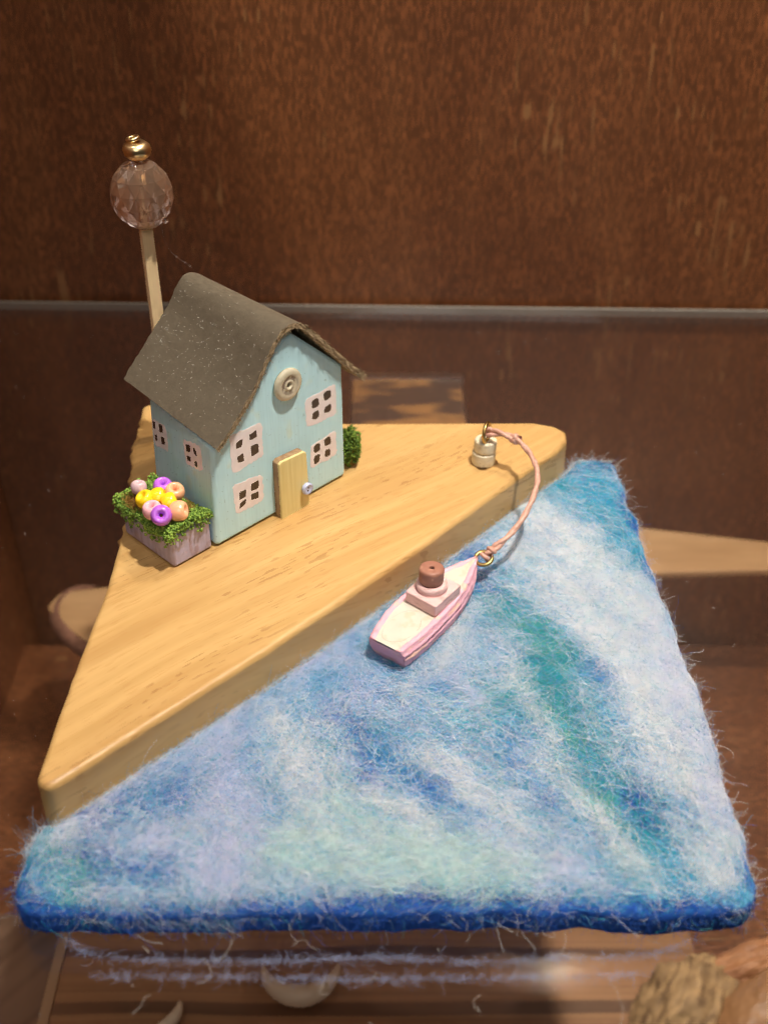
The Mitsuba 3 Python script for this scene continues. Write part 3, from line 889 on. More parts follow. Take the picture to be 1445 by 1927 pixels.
# dry soil fibres
nf, K = 260, 12
ph = rg.random(nf) * 2 * np.pi
cen_b = np.where(rg.random(nf) < .65, rg.uniform(3.0, 6.0, nf), rg.uniform(12, 18, nf))
cen_u = rg.uniform(2.0, 9.5, nf)
cen_u = np.where(cen_b > 10, rg.uniform(0.0, 2.2, nf), cen_u)
s_ = np.linspace(0, 1, K)
tt = ph[:, None] + s_[None] * rg.uniform(1.5, 5.0, (nf, 1))
rr = rg.uniform(.5, 2.0, (nf, 1))
P = np.array([[B(cen_u[i] + rr[i, 0] * math.cos(tt[i, k]), cen_b[i] + .8 * rr[i, 0] * math.sin(tt[i, k]), 12.0 + .7 * math.sin(3 * tt[i, k] + ph[i]) + .25 * (i % 5)) for k in range(K)] for i in range(nf)])
fv, ff = tubes(P, np.full(nf, .00006), 3)
mat('m_straw', pr((.30, .16, .035), .5, .4))
add('flower_box__dry_root', (fv, ff), 'm_straw', True, kind='stuff', label='curly brown dry fibres among the moss')
gl = [B(5.2 + 4.6 * math.cos(a) * .75, 9.5 + 7.4 * math.sin(a) * .75, 11.0) for a in np.linspace(0, 6.28, 24)]
mat('m_soil', pr((.10, .075, .035), .6, .4))
add('flower_box__soil', tri(hull(gl, .0012)), 'm_soil', 30)
PUR, PEA, YEL, PNK, ROS = (.47, .13, .70), (.86, .42, .23), (.90, .60, .015), (.80, .42, .47), (.60, .42, .46)
mats = {}
for nm, c_ in (('violet', PUR), ('peach', PEA), ('yellow', YEL), ('pink', PNK), ('rose', ROS)):
    mats[nm] = mat('m_bead_' + nm, dict(type='twosided', bsdf=dict(type='principled', base_color=rgb(*c_), roughness=.16, specular=.5, clearcoat=.7, clearcoat_gloss=.95)))
RB = 2.5
tor = [(.62 * RB * 1 + (RB * .60 - .0) * 0 + (RB - (RB * .62)) * math.cos(a) + 0, .78 * RB * math.sin(a) * .92) for a in np.linspace(0, 2 * np.pi, 25)[:-1]]
ZB = 14.5
# (x, y at bead height from the box frame), colour, axis
BEADS = [(-61.3, 239.2, 1.0, 'rose', (0, .2, 1), .82), (-55.6, 240.8, 0, 'violet', (.1, -.2, 1), 1), (-52.3, 238.6, 0, 'peach', (.2, -.3, 1), 1), (-59.0, 235.0, .2, 'yellow', (-.5, -.2, 1), 1),
         (-55.9, 235.9, .3, 'yellow', (1, .2, .35), 1), (-52.8, 233.6, .4, 'yellow', (1, .4, .3), 1), (-56.6, 230.6, .2, 'pink', (-.1, -.15, 1), 1), (-53.9, 227.6, .8, 'violet', (.12, -.8, .62), 1.05),
         (-50.0, 229.8, .5, 'peach', (1, -.1, .2), 1.05)]
NAMES = ['small dusty pink bead at the back left', 'violet bead at the back', 'peach bead at the back right', 'yellow bead on the left', 'yellow bead in the middle', 'yellow bead on the right', 'pale pink bead in front', 'violet bead in front showing its hole', 'peach bead in front on the right']
for (x, y, dz_, nm, ax, k), lab in zip(BEADS, NAMES):
    pr_ = mm([(.57 * RB + .43 * RB * math.cos(a), .74 * RB * math.sin(a)) for a in np.linspace(0, 2 * np.pi, 25)[:-1]]) * k
    add('flower_box__bead', revolve(pr_, 36, (x / 1000, y / 1000, ZW + (ZB + dz_) / 1000), ax, closed=True), mats[nm], True, label=lab)
thing('flower_box', 'lilac trough of green moss and colourful glass beads beside the left wall of the house', 'planter')

# bush on the right of the house
cb = np.array([-.0096, .2725, ZW + .0062])
q = rg.normal(0, 1, (1500, 3)); q /= np.linalg.norm(q, axis=1, keepdims=True)
q *= (rg.random((1500, 1)) ** .33)
lum = meshkit.noise(q * 2.2 + 9, 5)[:, None]
cs = cb + q * np.array([.0034, .0036, .0062]) * (.75 + .5 * lum)
cs[:, 2] = np.maximum(cs[:, 2], ZW + .0003)
m_, c_ = crumbs(cs, rg.uniform(.00018, .0004, 1500), rg, (.045, .10, .010), (.19, .29, .035))
add('bush__foliage', m_, 'm_moss', True, c_, kind='stuff')
add('bush__stem', tubes(np.array([[cb[0], cb[1], ZW], [cb[0], cb[1], ZW + .003], [cb[0], cb[1], ZW + .006]]), np.array([.0012]), 8), 'm_straw', True)
thing('bush', 'small dark green foam bush at the right corner of the house', 'bush')

# ------------------------------------------------------------------ lamp post
lx, ly = -.0618, .288
mat('m_stick', bump(pr(proc(lambda p, n, uv: mix((.66, .47, .25), (.82, .63, .38), fbm(p.x * 1500, p.y * 1500, p.z * 60))), .55, .35), lambda p, n, uv: noise(p.x * 2500, p.y * 2500, p.z * 90), .00008))
c_, s_ = math.cos(.42), math.sin(.42)
st = []
for z_, w_ in ((ZW - .001, .0014), (.055, .0014), (.084, .00135)):
    for a, b in ((-1, -1), (1, -1), (1, 1), (-1, 1)):
        st.append([lx + (a * c_ - b * s_) * w_, ly + (a * s_ + b * c_) * w_, z_])
add('lamp_post__post', tri(hull(st, .0002)), 'm_stick', 30, label='pale square wooden stick')
# faceted clear bead
gc = np.array([lx + .0001, ly, .0920])
rings = [(-8.8, 1.9, 0), (-7.6, 4.4, .5), (-4.9, 6.8, 0), (-1.7, 8.0, .5), (1.7, 8.0, 0), (4.9, 6.8, .5), (7.6, 4.4, 0), (8.8, 1.9, .5)]
gv = []
for h_, r_, o in rings:
    for k in range(12):
        a = (k + o) * 2 * np.pi / 12
        gv.append(gc + mm([r_ * math.cos(a), r_ * math.sin(a), h_]))
gm = m3.Manifold.hull_points(np.array(gv))
hole = m3.Manifold.cylinder(.03, .00095, .00095, 14).translate((gc - [0, 0, .015]).tolist())
mat('m_crystal', dict(type='blendbsdf', weight=.08, bsdf_0=dict(type='dielectric', int_ior=1.54, specular_transmittance=rgb(.96, .90, .88)), bsdf_1=dict(type='twosided', bsdf=dict(type='diffuse', reflectance=rgb(.86, .58, .40)))))
add('lamp_post__globe', tri(gm - hole), 'm_crystal', False, label='clear faceted bead as the lamp globe')
add('lamp_post__peg', tubes(np.array([gc - [0, 0, .0085], gc, gc + [0, 0, .0105]]), np.array([.0007]), 10), 'm_stick', True)
fc = np.array([lx + .0003, ly, .1034])
add('lamp_post__finial', revolve(mm([(.9 + 0, 2.1), (2.2, 2.15), (3.2, 1.4), (3.65, .2), (3.3, -1.1), (2.3, -2.0), (.9, -2.2)]), 40, fc, (.06, 0, 1)), 'm_gold', True, label='small gold bead on top of the globe')
tor2 = mm([(1.35 + .5 * math.cos(a), .5 * math.sin(a)) for a in np.linspace(0, 2 * np.pi, 13)[:-1]])
add('lamp_post__finial__ring', revolve(tor2, 30, fc + [-.0007, 0, .0029], (-.2, 0, 1), closed=True), 'm_gold', True)
add('lamp_post__glue_drop', trimesh.creation.icosphere(3, .0008).apply_translation(gc + mm([5.9, -3.5, -5.6])), dict(type='dielectric'), True, label='clear drop of glue under the globe')
thing('lamp_post', 'tall toy street lamp of a wooden stick with a faceted clear bead, behind the house', 'lamp')

# ------------------------------------------------------------------ mooring post and rope
pc_ = np.array([.0279, .2733])


def stonecol(p, n, uv):
    c = mix((.52, .45, .31), (.70, .64, .48), fbm(p.x * 500, p.y * 500, p.z * 700))
    return mix(c, (.40, .31, .19), smoothstep(.6, .8, fbm(p.x * 900, p.y * 900, p.z * 1500)) * .5)


mat('m_stone', bump(pr(proc(stonecol), .28, .5, clearcoat=.3), lambda p, n, uv: noise(p.x * 800, p.y * 800, p.z * 800), .0001))
pp = lambda h_, r_: mm([(.0001, 0), (r_ - .5, 0), (r_ - .1, .25), (r_, .7), (r_ - .03, h_ - .6), (r_ - .18, h_ - .2), (r_ - .6, h_), (.0001, h_)])
add('mooring_post__bead', revolve(pp(4.1, 3.35), 44, (pc_[0], pc_[1], ZW), (.02, 0, 1)), 'm_stone', True, label='lower cream stone bead')
add('mooring_post__bead', revolve(pp(3.7, 3.2), 44, (pc_[0] + .0002, pc_[1], ZW + .0041), (.06, .02, 1)), 'm_stone', True, label='upper cream stone bead')
rt = mm([(2.75 + .52 * math.cos(a), .52 * math.sin(a)) for a in np.linspace(0, 2 * np.pi, 13)[:-1]])
add('mooring_post__ring', revolve(rt, 40, (pc_[0] + .0004, pc_[1] - .0004, ZW + .0102), (.93, -.36, .05), closed=True), 'm_brass', True, label='brass ring screwed into the post')
ga = np.linspace(0, 2 * np.pi, 30)
mat('m_glue', dict(type='dielectric', int_ior=1.48))
add('mooring_post__glue', trimesh.util.concatenate([trimesh.creation.icosphere(2, .0006).apply_scale([1.4, 1, .7]).apply_translation([pc_[0] + .0033 * math.cos(a), pc_[1] + .0033 * math.sin(a), ZW + .0002]) for a in (-1.9, -1.6, -.2, .1)]), 'm_glue', True)
thing('mooring_post', 'cream stone bollard with a brass ring at the edge of the wooden block', 'bollard')

rope = spline(mm([(29.0, 272.6, 29.2), (30.4, 271.6, 30.6), (33.1, 270.3, 30.7), (35.2, 269.3, 30.4), (37.8, 266.0, 30.0), (39.8, 261.3, 29.0), (40.7, 256.0, 27.6), (39.4, 249.7, 25.6), (36.6, 244.2, 22.9), (33.1, 239.8, 20.4), (28.9, 236.6, 18.2), (26.2, 235.4, 16.6)]), 220)


def strand(path, r0, off, turns, phase):
    t = np.gradient(path, axis=0); t /= np.linalg.norm(t, axis=1, keepdims=True)
    a = np.cross(t, [0, 0, 1.]); a /= np.linalg.norm(a, axis=1, keepdims=True); b = np.cross(t, a)
    s = np.linspace(0, 1, len(path))
    ph = phase + turns * 2 * np.pi * s
    q = path + (a * np.cos(ph)[:, None] + b * np.sin(ph)[:, None]) * off[:, None]
    rad = r0 * (1 + .14 * (meshkit.noise(np.c_[s * 60, np.full(len(s), phase), s * 0], 2) - .5) * 2)
    return tubes(q, rad[None], 9)


s = np.linspace(0, 1, len(rope))
off = np.where(s < .15, .00060, np.where(s > .90, .00050, .00016))
off = ndimage.gaussian_filter1d(off, 4)


def cord_col(p, n, uv):
    c = mix((.44, .225, .17), (.62, .37, .29), fbm(p.x * 700, p.y * 700, p.z * 700))
    return c * (.85 + .3 * noise(p.x * 3000, p.y * 3000, p.z * 3000))


mat('m_cord', bump(pr(proc(cord_col), .38, .5), lambda p, n, uv: noise(p.x * 2600, p.y * 2600, p.z * 2600), .0001))
add('mooring_rope__strand', strand(rope, .00064, off, 4.2, 0), 'm_cord', True)
add('mooring_rope__strand', strand(rope, .00064, off, 4.2, math.pi), 'm_cord', True)


def coil(cen, axis, R, r, turns, pitch, seed):
    ax = np.array(axis, float); ax /= np.linalg.norm(ax)
    x = np.cross(ax, [0, 0, 1.]); x /= np.linalg.norm(x); y = np.cross(ax, x)
    t = np.linspace(0, turns * 2 * np.pi, int(40 * turns))
    P = np.array(cen) + R * (np.cos(t)[:, None] * x + np.sin(t)[:, None] * y) + ax * (t / (2 * np.pi) * pitch - turns * pitch / 2)[:, None]
    return tubes(P, np.full(1, r), 9)


k1 = rope[int(.165 * 219)]; d1 = rope[int(.165 * 219) + 4] - rope[int(.165 * 219) - 4]
add('mooring_rope__knot', join([coil(k1, d1, .00095, .00062, 1.6, .0011, 1), coil(k1 + [0, 0, .0003], d1 + [0, .0008, .0006], .0008, .0006, 1.2, .0008, 2)]), 'm_cord', True, label='knot near the bollard')
k2 = rope[-8]; d2 = rope[-1] - rope[-16]
add('mooring_rope__knot', join([coil(k2, d2, .00085, .00058, 1.5, .0012, 3), coil(np.array([.0258, .2347, .0163]), (.5, .3, .5), .0011, .00055, 1.05, .0003, 4)]), 'm_cord', True, label='knot round the ring of the boat')
add('mooring_rope__loop', coil(np.array([.0290, .2728, ZW + .0105]), (.4, .9, .1), .0011, .00058, 1.05, .0002, 5), 'm_cord', True)
thing('mooring_rope', 'stiff pink waxed cord arching from the bollard to the bow of the boat', 'rope')

# ------------------------------------------------------------------ boat
BO = np.array([.0001, .2027, 0.])
BD, BR = np.array([.5974, .8019, 0.]), np.array([.8019, -.5974, 0.])


def BT(s, t, z):
    return BO + BD * s / 1000 + BR * t / 1000 + np.array([0, 0, z / 1000])


ss = np.array([0, 6, 12, 20, 26, 32, 36.5, 39.6])
hw = np.array([4.5, 5.8, 6.4, 6.3, 5.4, 3.8, 1.9, .35])
ct = np.array([0, -.5, -.9, -1.0, -.8, -.6, -.4, -.3])
from scipy.interpolate import PchipInterpolator as PI_
fhw, fct = PI_(ss, hw), PI_(ss, ct)
zdeck = 15.3
NS = 60
S = np.linspace(0, 39.6, NS)
sheer = zdeck + .9 * (S / 39.6) ** 2
# cross section offsets: (extra half width, height factor 1 = gunwale, 0 = bottom)
sect = [(-1.6, .955), (-1.1, 1.0), (-.35, 1.0), (-.02, .95), (.0, .82), (.45, .77), (.62, .70), (.30, .62), (.34, .59), (.72, .53), (.62, .46), (.40, .40), (.42, .28), (.1, .12), (-.6, 0), (-2.0, -.03)]
hv = []
zb = 8.9
rgb_ = np.random.default_rng(5)
for i, s_ in enumerate(S):
    row = []
    for sg_ in (1, -1):
        sec = sect if sg_ == 1 else sect[::-1]
        for e_, hf in sec:
            w_ = max(fhw(s_) + e_ * min(1, fhw(s_) / 2.5), .02)
            z_ = zb + (sheer[i] - zb) * hf
            rake = (1 - hf) * 2.2 if i < 4 else 0
            bowr = (1 - hf) * -.2 + (.6 * max(0, (S[i] - 30) / 10) * hf)
            nz = (meshkit.noise(np.array([[s_ * 1.1, sg_ * 3 + e_, z_ * 2]]), 4)[0] - .5) * .42
            row.append(BT(s_ + rake * max(0, 1 - i / 4) + bowr, fct(s_) + sg_ * (w_ + nz), z_ + nz * .6))
    hv.append(row)
hv = np.array(hv)
nc = hv.shape[1]
f = []
for i in range(NS - 1):
    for j in range(nc):
        j2 = (j + 1) % nc
        if j == nc - 1:
            continue
        a, b = i * nc + j, i * nc + j2
        f += [[a, b, b + nc], [a, b + nc, a + nc]]
verts = hv.reshape(-1, 3)
# transom
cen0 = hv[0].mean(0)
verts = np.vstack([verts, cen0])
for j in range(nc):
    f.append([j, len(verts) - 1, (j + 1) % nc])


def pink(p, n, uv):
    c = mix((.68, .32, .42), (.78, .44, .52), fbm(p.x * 420, p.y * 420, p.z * 420))
    wear = smoothstep(.60, .74, fbm(p.x * 330 + 3, p.y * 330, p.z * 900))
    c = mix(c, (.80, .52, .34), wear * .6)
    deep = smoothstep(.62, .75, fbm(p.x * 260 + 9, p.y * 260, p.z * 600 + 2))
    return mix(c, (.66, .20, .25), deep * .55)


mat('m_pink', bump(pr(proc(pink), .5, .35), lambda p, n, uv: noise(p.x * 1100, p.y * 1100, p.z * 1600) + noise(p.x * 2600, p.y * 2600, p.z * 2600), .00012))
add('toy_boat__hull', (verts, np.array(f)), 'm_pink', 40, label='pink painted hull with two rubbing strakes')
# deck: a plank just below the gunwale
dv, df = [], []
ND = 15
for i, s_ in enumerate(S):
    w_ = max(fhw(s_) - 1.45 * min(1, fhw(s_) / 2.5), .02)
    for k in np.linspace(-1, 1, ND):
        z_ = zb + (sheer[i] - zb) * .955 + .08 * (1 - abs(k)) + (-.25 * (1 - smooth_) if (smooth_ := min(1, ((s_ - 7.5) / 6.5) ** 2 + (k * .9) ** 2)) < 1 else 0)
        dv.append(BT(s_ + .35 * (i == 0), fct(s_) + k * w_, z_))
dv = np.array(dv)
for i in range(NS - 1):
    for k in range(ND - 1):
        a = i * ND + k
        df += [[a, a + 1, a + ND + 1], [a, a + ND + 1, a + ND]]


def deck_col(p, n, uv):
    c = mix((.54, .49, .42), (.61, .57, .50), fbm(p.x * 300, p.y * 300, 1.0))
    s_ = (p.x - BO[0]) * BD[0] + (p.y - BO[1]) * BD[1]
    t_ = (p.x - BO[0]) * BR[0] + (p.y - BO[1]) * BR[1]
    edge = smoothstep(.55, .75, fbm(p.x * 500, p.y * 500, 4.0))
    c = mix(c, (.68, .42, .28), edge * .5)
    # pencil lines of an oval drawn on the aft deck
    rr = dr.sqrt(dr.square((s_ - .0080) / .0062) + dr.square((t_ + .0007) / .0040)) + .09 * (noise(s_ * 500, t_ * 500, 2.0) - .5)
    pen = smoothstep(.035, .012, dr.abs(rr - .97)) * smoothstep(.25, .55, noise(s_ * 380, t_ * 380, 7.0))
    return mix(c, (.36, .34, .28), pen * .6)


mat('m_deck', bump(pr(proc(deck_col), .55, .35), lambda p, n, uv: noise(p.x * 900, p.y * 900, 1.0), .00008))
add('toy_boat__deck', (dv, np.array(df)), 'm_deck', True, label='cream white deck with a faint pencil oval aft')


def cab_col(p, n, uv):
    c = mix((.60, .37, .37), (.74, .52, .50), fbm(p.x * 500, p.y * 500, p.z * 700))
    return mix(c, (.40, .24, .22), smoothstep(.58, .72, fbm(p.x * 380 + 5, p.y * 380, p.z * 1200)) * .5)


mat('m_cabin', bump(pr(proc(cab_col), .55, .35), lambda p, n, uv: noise(p.x * 1500, p.y * 1500, p.z * 1500), .00012))
cab = [BT(15.8 + 9.9 * a + .9 * (1 - b) * .6 - .3, -4.9 + 8.6 * b + .4 * a * (b - .5), zdeck + z_) for a in (0, 1) for b in (0, 1) for z_ in (.35, 2.95)]
add('toy_boat__cabin', tri(hull(cab, .0004)), 'm_cabin', 30, label='square dusty pink cabin block')
foot = [BT(16.9 + 8.2 * a, -3.9 + 6.8 * b, zdeck + z_) for a in (0, 1) for b in (0, 1) for z_ in (-.4, .3)]
mat('m_raw', pr((.42, .24, .10), .6, .3))
add('toy_boat__cabin__foot', tri(hull(foot, .0002)), 'm_raw', 30)
cxy = BT(20.6, -.9, 0)
add('toy_boat__funnel_base', revolve(mm([(.001, 2.2), (3.2, 2.2), (3.75, 1.9), (3.9, 1.2), (3.85, 0), (.001, 0)]), 44, (cxy[0], cxy[1], (zdeck + 3.1) / 1000), (.02, -.02, 1)), 'm_cabin', True, label='round pink base under the funnel')


def fun_col(p, n, uv):
    c = mix((.22, .088, .062), (.38, .175, .12), fbm(p.x * 420, p.y * 420, p.z * 900))
    return mix(c, (.66, .38, .27), smoothstep(.6, .75, fbm(p.x * 600, p.y * 600, p.z * 300)) * .5)


mat('m_funnel', bump(pr(proc(fun_col), .45, .4), lambda p, n, uv: noise(p.x * 1100, p.y * 1100, p.z * 1100), .0001))
fz = (zdeck + 5.2) / 1000
add('toy_boat__funnel', revolve(mm([(.55, 2.2), (.55, 4.0), (.75, 4.25), (2.4, 4.3), (2.95, 4.0), (3.1, 3.4), (3.05, .6), (2.8, .1), (.6, 0)]), 44, (cxy[0] - .0002, cxy[1] + .0002, fz), (.03, .02, 1)), 'm_funnel', True, label='brown round bead as the funnel')
add('toy_boat__funnel__pin', revolve(mm([(.0001, .35), (.3, .28), (.5, 0), (.5, -1), (.0001, -1)]), 16, (cxy[0] - .0001, cxy[1] + .0002, fz + .0034), (0, 0, 1)), 'm_dark', True)
br = mm([(2.15 + .5 * math.cos(a), .5 * math.sin(a)) for a in np.linspace(0, 2 * np.pi, 13)[:-1]])
add('toy_boat__ring', revolve(br, 40, (.0256, .2349, .0157), (-.15, -.25, 1), closed=True), 'm_brass', True, label='brass ring screwed into the bow')
add('toy_boat__ring__shank', tubes(np.array([BT(38, -.3, 14.6), BT(39.6, -.35, 15.2), BT(40.3, -.3, 15.5)]), np.array([.00045]), 10), 'm_brass', True)
thing('toy_boat', 'small pink and cream wooden boat with a brown funnel lying on the felt', 'boat')

# ------------------------------------------------------------------ things below the glass
def zebra(p, n, uv):
    y = p.y + .0018 * (noise(p.x * 26, p.y * 30, 1.0) - .5) * 2
    st = smoothstep(.55, .68, noise(y * 190 + 4.3, p.x * 3.0, 3.0))
    fine_ = fbm(y * 900, p.x * 12, 2.0)
    c = mix((.24, .115, .05), (.36, .19, .09), fine_)
    return mix(c, (.075, .036, .02), st * .8)


mat('m_zebra', pr(proc(zebra), .38, .45))
add('striped_board__board', trimesh.creation.box(bounds=[(-.107, -.1, -.167), (.1045, .262, -.150)]), 'm_zebra', False)
mat('m_trim', pr((.36, .23, .13), .5, .4))
add('striped_board__edge_strip', trimesh.creation.box(bounds=[(-.1105, -.1, -.167), (-.1072, .262, -.1490)]), 'm_trim', False, label='pale edge strip on the left')
thing('striped_board', 'brown board with dark stripes seen through the glass at the lower edge', 'board')
mat('m_floorgrain', pr(proc(lambda p, n, uv: mix((.09, .052, .032), (.19, .12, .078), noise((p.x - p.y * .8) * 300, (p.x + p.y) * 12, 1.0))), .5, .4))
add('grey_board', trimesh.creation.box(bounds=[(-.163, -.1, -.1675), (-.1122, .25, -.158)]), 'm_floorgrain', False, label='grey brown grained board left of the striped board below the glass', category='board')

PL_ = mm(.9226 * np.array([(-142, 372), (-138, 382), (-119, 385.5), (0, 411), (117.5, 427.6), (173, 417), (230, 405), (230, 392), (166.5, 397), (118.9, 395), (0, 372), (-108, 347), (-116, 347), (-129, 358)]))
mat('m_plank', pr(proc(lambda p, n, uv: mix((.40, .225, .10), (.58, .37, .19), fbm(p.x * 30, p.y * 160, 2.0))), .6, .3))
v_, f_ = slab(PL_, -.0985, -.095, .003, .001, .001, 300)
add('light_plank__board', (v_, f_), 'm_plank', 40)
mat('m_bark', pr(proc(lambda p, n, uv: mix((.14, .065, .04), (.30, .15, .10), fbm(p.x * 300, p.y * 300, p.z * 200))), .8, .2))
bk = spline(np.c_[mm(.9226 * np.array([(-124, 384.5), (-135, 382), (-137.5, 372), (-131, 358.5), (-118, 347.5), (-105, 347)])), np.full(6, -.0978)], 60)
add('light_plank__bark', tubes(bk, np.array([.0030]), 10), 'm_bark', True, label='reddish bark round the left end')
add('light_plank__leg', trimesh.creation.box(bounds=[(-.05, .340, -.168), (-.035, .352, -.0988)]), 'm_bark', False)
add('light_plank__leg', trimesh.creation.box(bounds=[(.04, .352, -.168), (.055, .362, -.0988)]), 'm_bark', False)
thing('light_plank', 'pale live edged plank with a round left end seen blurred through the glass', 'plank')


def crescent(cx, cy, R, a0, a1, w, z):
    t = np.linspace(a0, a1, 40)
    ww = w * np.sin(np.pi * (t - a0) / (a1 - a0)) ** .8 + .0004
    P = np.c_[cx + R * np.cos(t), cy + R * np.sin(t), np.full(40, z)]
    return tubes(P, ww[None], 10)


mat('m_shaving', pr((.74, .60, .43), .5, .4))
add('curved_shaving', crescent(-.0275, .2240, .0125, math.pi * 1.05, math.pi * 1.97, .0032, -.1465), 'm_shaving', True, label='pale crescent shaped piece lying on the striped board, below the middle of the felt', category='wood piece')
add('curved_shaving', crescent(-.0740, .2085, .0085, math.pi * 1.5, math.pi * 2.05, .0017, -.1468), 'm_shaving', True, label='smaller pale curved piece at the lower left edge of the photo', category='wood piece')

# clear box behind
mat('m_acryl', dict(type='thindielectric', int_ior=1.5))
cbx = [(-.0125, .345, -.167), (.030, .345, -.167), (.030, .388, -.167), (-.0125, .388, -.167)]
cb_ = np.array([[x, y, z] for x, y, _ in cbx for z in (-.167, -.0165)])
add('clear_box__case', trimesh.convex.convex_hull(cb_), 'm_acryl', False)
mat('m_amber_reflection', pr(proc(lambda p, n, uv: mix((.07, .04, .026), (.36, .18, .06), smoothstep(.42, .72, fbm(p.x * 70, p.y * 170, p.z * 60)))), .35, .5))  # amber patches paint the orange reflections of the clear plastic
add('clear_box__reflection_slab', tri(hull([(x, y, z) for x in (-.0105, .028) for y in (.348, .385) for z in (-.024, -.0195)], .0015)), 'm_amber_reflection', 30, label='inner brown slab with orange reflections put into its colour')
mat('m_tan', pr((.42, .22, .11), .5, .4))
add('clear_box__stand', trimesh.creation.box(bounds=[(-.0165, .343, -.167), (.0345, .3445, -.027)]), 'm_tan', False)
thing('clear_box', 'clear plastic box with orange reflections painted inside, standing behind the wooden block', 'box')

# ------------------------------------------------------------------ driftwood at the lower right
def lump(cen, rad, rot, amp, freq, seed, ridge=None):
    m = trimesh.creation.icosphere(5, 1.0)
    v = np.array(m.vertices)
    d = (meshkit.fbm(v * freq, 4, seed) - .5) * 2
    if ridge is not None:
        d = d * .5 + (np.abs(meshkit.fbm(v * ridge, 3, seed + 9) - .5) * 4 - .5)
    v = v * (1 + amp * d[:, None]) * np.array(rad)
    R = trimesh.transformations.euler_matrix(*rot)[:3, :3]
    return v @ R.T + np.array(cen), np.array(m.faces)


def fibrous(p, n, uv):
    a = p.x * .5 + p.y * .85
    b = p.x * .85 - p.y * .5
    wv = fbm(p.x * 160, p.y * 160, p.z * 160) * .006
    b = b + wv
    g_ = .6 * fbm(b * 1500, a * 130, p.z * 500) + .4 * fbm(p.x * 500, p.y * 500, p.z * 500)
    c = mix((.10, .058, .027), (.29, .185, .09), smoothstep(.3, .7, g_))
    return mix(c, (.07, .05, .035), smoothstep(.62, .75, fbm(b * 420 + 4, a * 110, p.z * 200)) * .8)


mat('m_fibrous', bump(pr(proc(fibrous), .7, .25), lambda p, n, uv: fbm((p.x * .85 - p.y * .5) * 1300, (p.x * .5 + p.y * .85) * 160, p.z * 500), .0006))
mat('m_drift', bump(pr(proc(lambda p, n, uv: mix((.14, .066, .027), (.27, .14, .062), fbm(p.x * 110, p.y * 110, p.z * 110))), .5, .4), lambda p, n, uv: fbm(p.x * 600, p.y * 600, p.z * 600), .0003))
mat('m_driftbark', bump(pr(proc(lambda p, n, uv: mix((.13, .05, .022), (.32, .15, .065), fbm(p.x * 260, p.y * 500, p.z * 260))), .6, .35), lambda p, n, uv: fbm(p.x * 700, p.y * 900, p.z * 700), .0006))
add('driftwood__weathered_end', lump((0.0525, 0.1106, .0095), (.0088, .0150, .0098), (0, -.2, -.62), .20, 3.2, 3), 'm_fibrous', True, label='pale weathered fibrous end')
add('driftwood__bark', lump((0.0630, 0.1195, .0105), (.0165, .0048, .0062), (.2, -.25, .26), .24, 3.6, 8), 'm_driftbark', True, label='dark reddish bark ridge')
add('driftwood__limb', lump((0.0659, 0.1100, .0130), (.0135, .0072, .0098), (.1, .15, .62), .14, 2.2, 15), 'm_drift', True, label='smooth tan limb')
thing('driftwood', 'gnarled brown driftwood root at the lower right corner in front of the felt', 'driftwood')

# ------------------------------------------------------------------ lint and blue strands on the glass, cobweb
rg = np.random.default_rng(23)
nl, K = 12, 16
s = np.linspace(0, 1, K)
x0 = rg.uniform(-.06, .06, nl); y0 = rg.uniform(.107, .137, nl)
ang = rg.uniform(0, 6.28, (nl, 1)) + np.cumsum(rg.normal(0, .3, (nl, K)), 1) + rg.normal(0, 3.2, (nl, 1)) * s[None]
LL = rg.gamma(2.2, .0022, nl)[:, None]
xy = np.cumsum(np.stack([np.cos(ang), np.sin(ang)], -1) * (LL / K)[..., None], 1) + np.c_[x0, y0][:, None]
P = np.dstack([xy, np.abs(rg.normal(.0003, .0003, (nl, 1))) + .00005 + 0 * ang])
fv1 = tubes(P, np.full(nl, .000022), 4)
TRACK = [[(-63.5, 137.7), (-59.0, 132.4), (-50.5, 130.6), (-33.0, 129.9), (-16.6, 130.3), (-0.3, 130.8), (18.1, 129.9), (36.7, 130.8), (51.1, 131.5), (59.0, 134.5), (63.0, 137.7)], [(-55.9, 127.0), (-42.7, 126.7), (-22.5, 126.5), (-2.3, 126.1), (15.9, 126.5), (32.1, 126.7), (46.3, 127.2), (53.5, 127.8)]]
trk = []
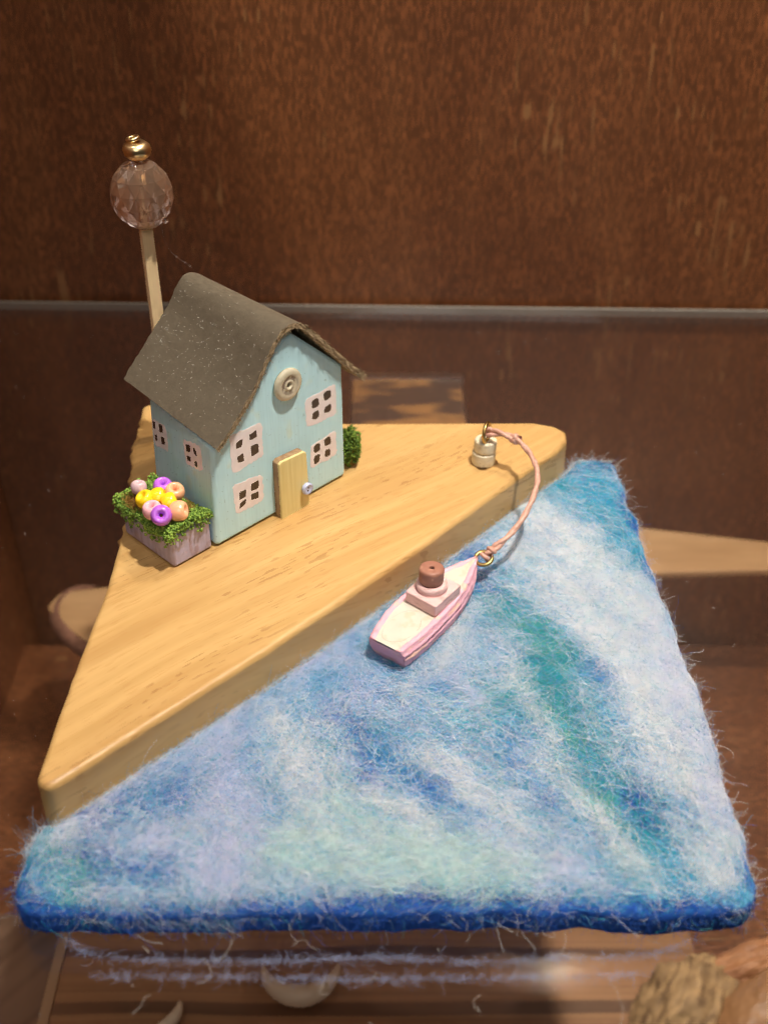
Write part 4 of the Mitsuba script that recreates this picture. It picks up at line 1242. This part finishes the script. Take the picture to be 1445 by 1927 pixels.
for tk, nt in zip(TRACK, (2200, 1700)):
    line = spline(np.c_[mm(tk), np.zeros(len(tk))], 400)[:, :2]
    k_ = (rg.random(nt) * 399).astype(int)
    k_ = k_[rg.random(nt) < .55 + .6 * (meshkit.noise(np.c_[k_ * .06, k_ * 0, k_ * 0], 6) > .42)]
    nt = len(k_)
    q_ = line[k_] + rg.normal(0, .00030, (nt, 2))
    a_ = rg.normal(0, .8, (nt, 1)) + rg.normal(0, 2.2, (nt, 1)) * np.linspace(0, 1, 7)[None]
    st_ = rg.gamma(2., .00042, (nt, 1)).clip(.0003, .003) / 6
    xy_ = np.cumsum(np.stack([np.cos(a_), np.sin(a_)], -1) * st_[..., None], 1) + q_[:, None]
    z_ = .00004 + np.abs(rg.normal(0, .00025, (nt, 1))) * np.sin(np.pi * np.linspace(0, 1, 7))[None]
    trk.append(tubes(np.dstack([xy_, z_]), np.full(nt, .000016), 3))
mat('m_bluestrand', pr((.34, .42, .66), .6, .4))
add('lint__blue_strand', join(trk), 'm_bluestrand', True, kind='stuff', label='two lines of fine pale blue strands on the glass in front of the felt')  # fine blue strands scattered along two set lines
nd = 260
xy = np.c_[rg.uniform(-.15, .12, nd), rg.uniform(.105, .40, nd)]
keepd = (samp(sd, xy) < -.001) & ~shapely.contains(sg.Polygon(WOOD).buffer(.001), shapely.points(xy[:, 0], xy[:, 1]))
xy = xy[keepd]; nd = len(xy)
a = rg.uniform(0, 6.28, nd); L = rg.gamma(1.2, .00035, nd).clip(.0001, .002)
P = np.c_[xy, np.full(nd, .00006)][:, None] + (np.c_[np.cos(a), np.sin(a), np.zeros(nd)] * L[:, None])[:, None] * s4[None, :, None] + rg.normal(0, .00003, (nd, 4, 3)) * [1, 1, .3]
fv2 = tubes(P, np.full(nd, .00004), 3)
add('lint__dust', join([fv1, fv2]), 'm_lint', True, kind='stuff')
thing('lint', 'pale wool lint, dust and blue strands lying on the glass shelf round the felt', 'lint')
# a cobweb thread from the lamp globe to the ridge, with tiny droplets
web = spline(mm([(-56.4, 282.8, 86.2), (-56.2, 282.5, 82.1), (-54.8, 282.5, 78.7), (-53.1, 282.5, 76.9), (-51.6, 282.5, 75.9), (-50.3, 282.5, 74.8), (-49.3, 282.3, 73.7)]), 30)
add('cobweb__thread', tubes(web, np.array([.0000028]), 4), 'm_lint', True)
drops = [trimesh.creation.icosphere(2, r_).apply_translation(web[i]) for i, r_ in ((14, .0002), (18, .00024), (21, .0002), (23, .00028), (26, .0003))]
for d_ in drops:
    add('cobweb__droplet', d_, 'm_glue', True)
thing('cobweb', 'fine cobweb thread with tiny droplets from the lamp globe to the roof ridge', 'cobweb')
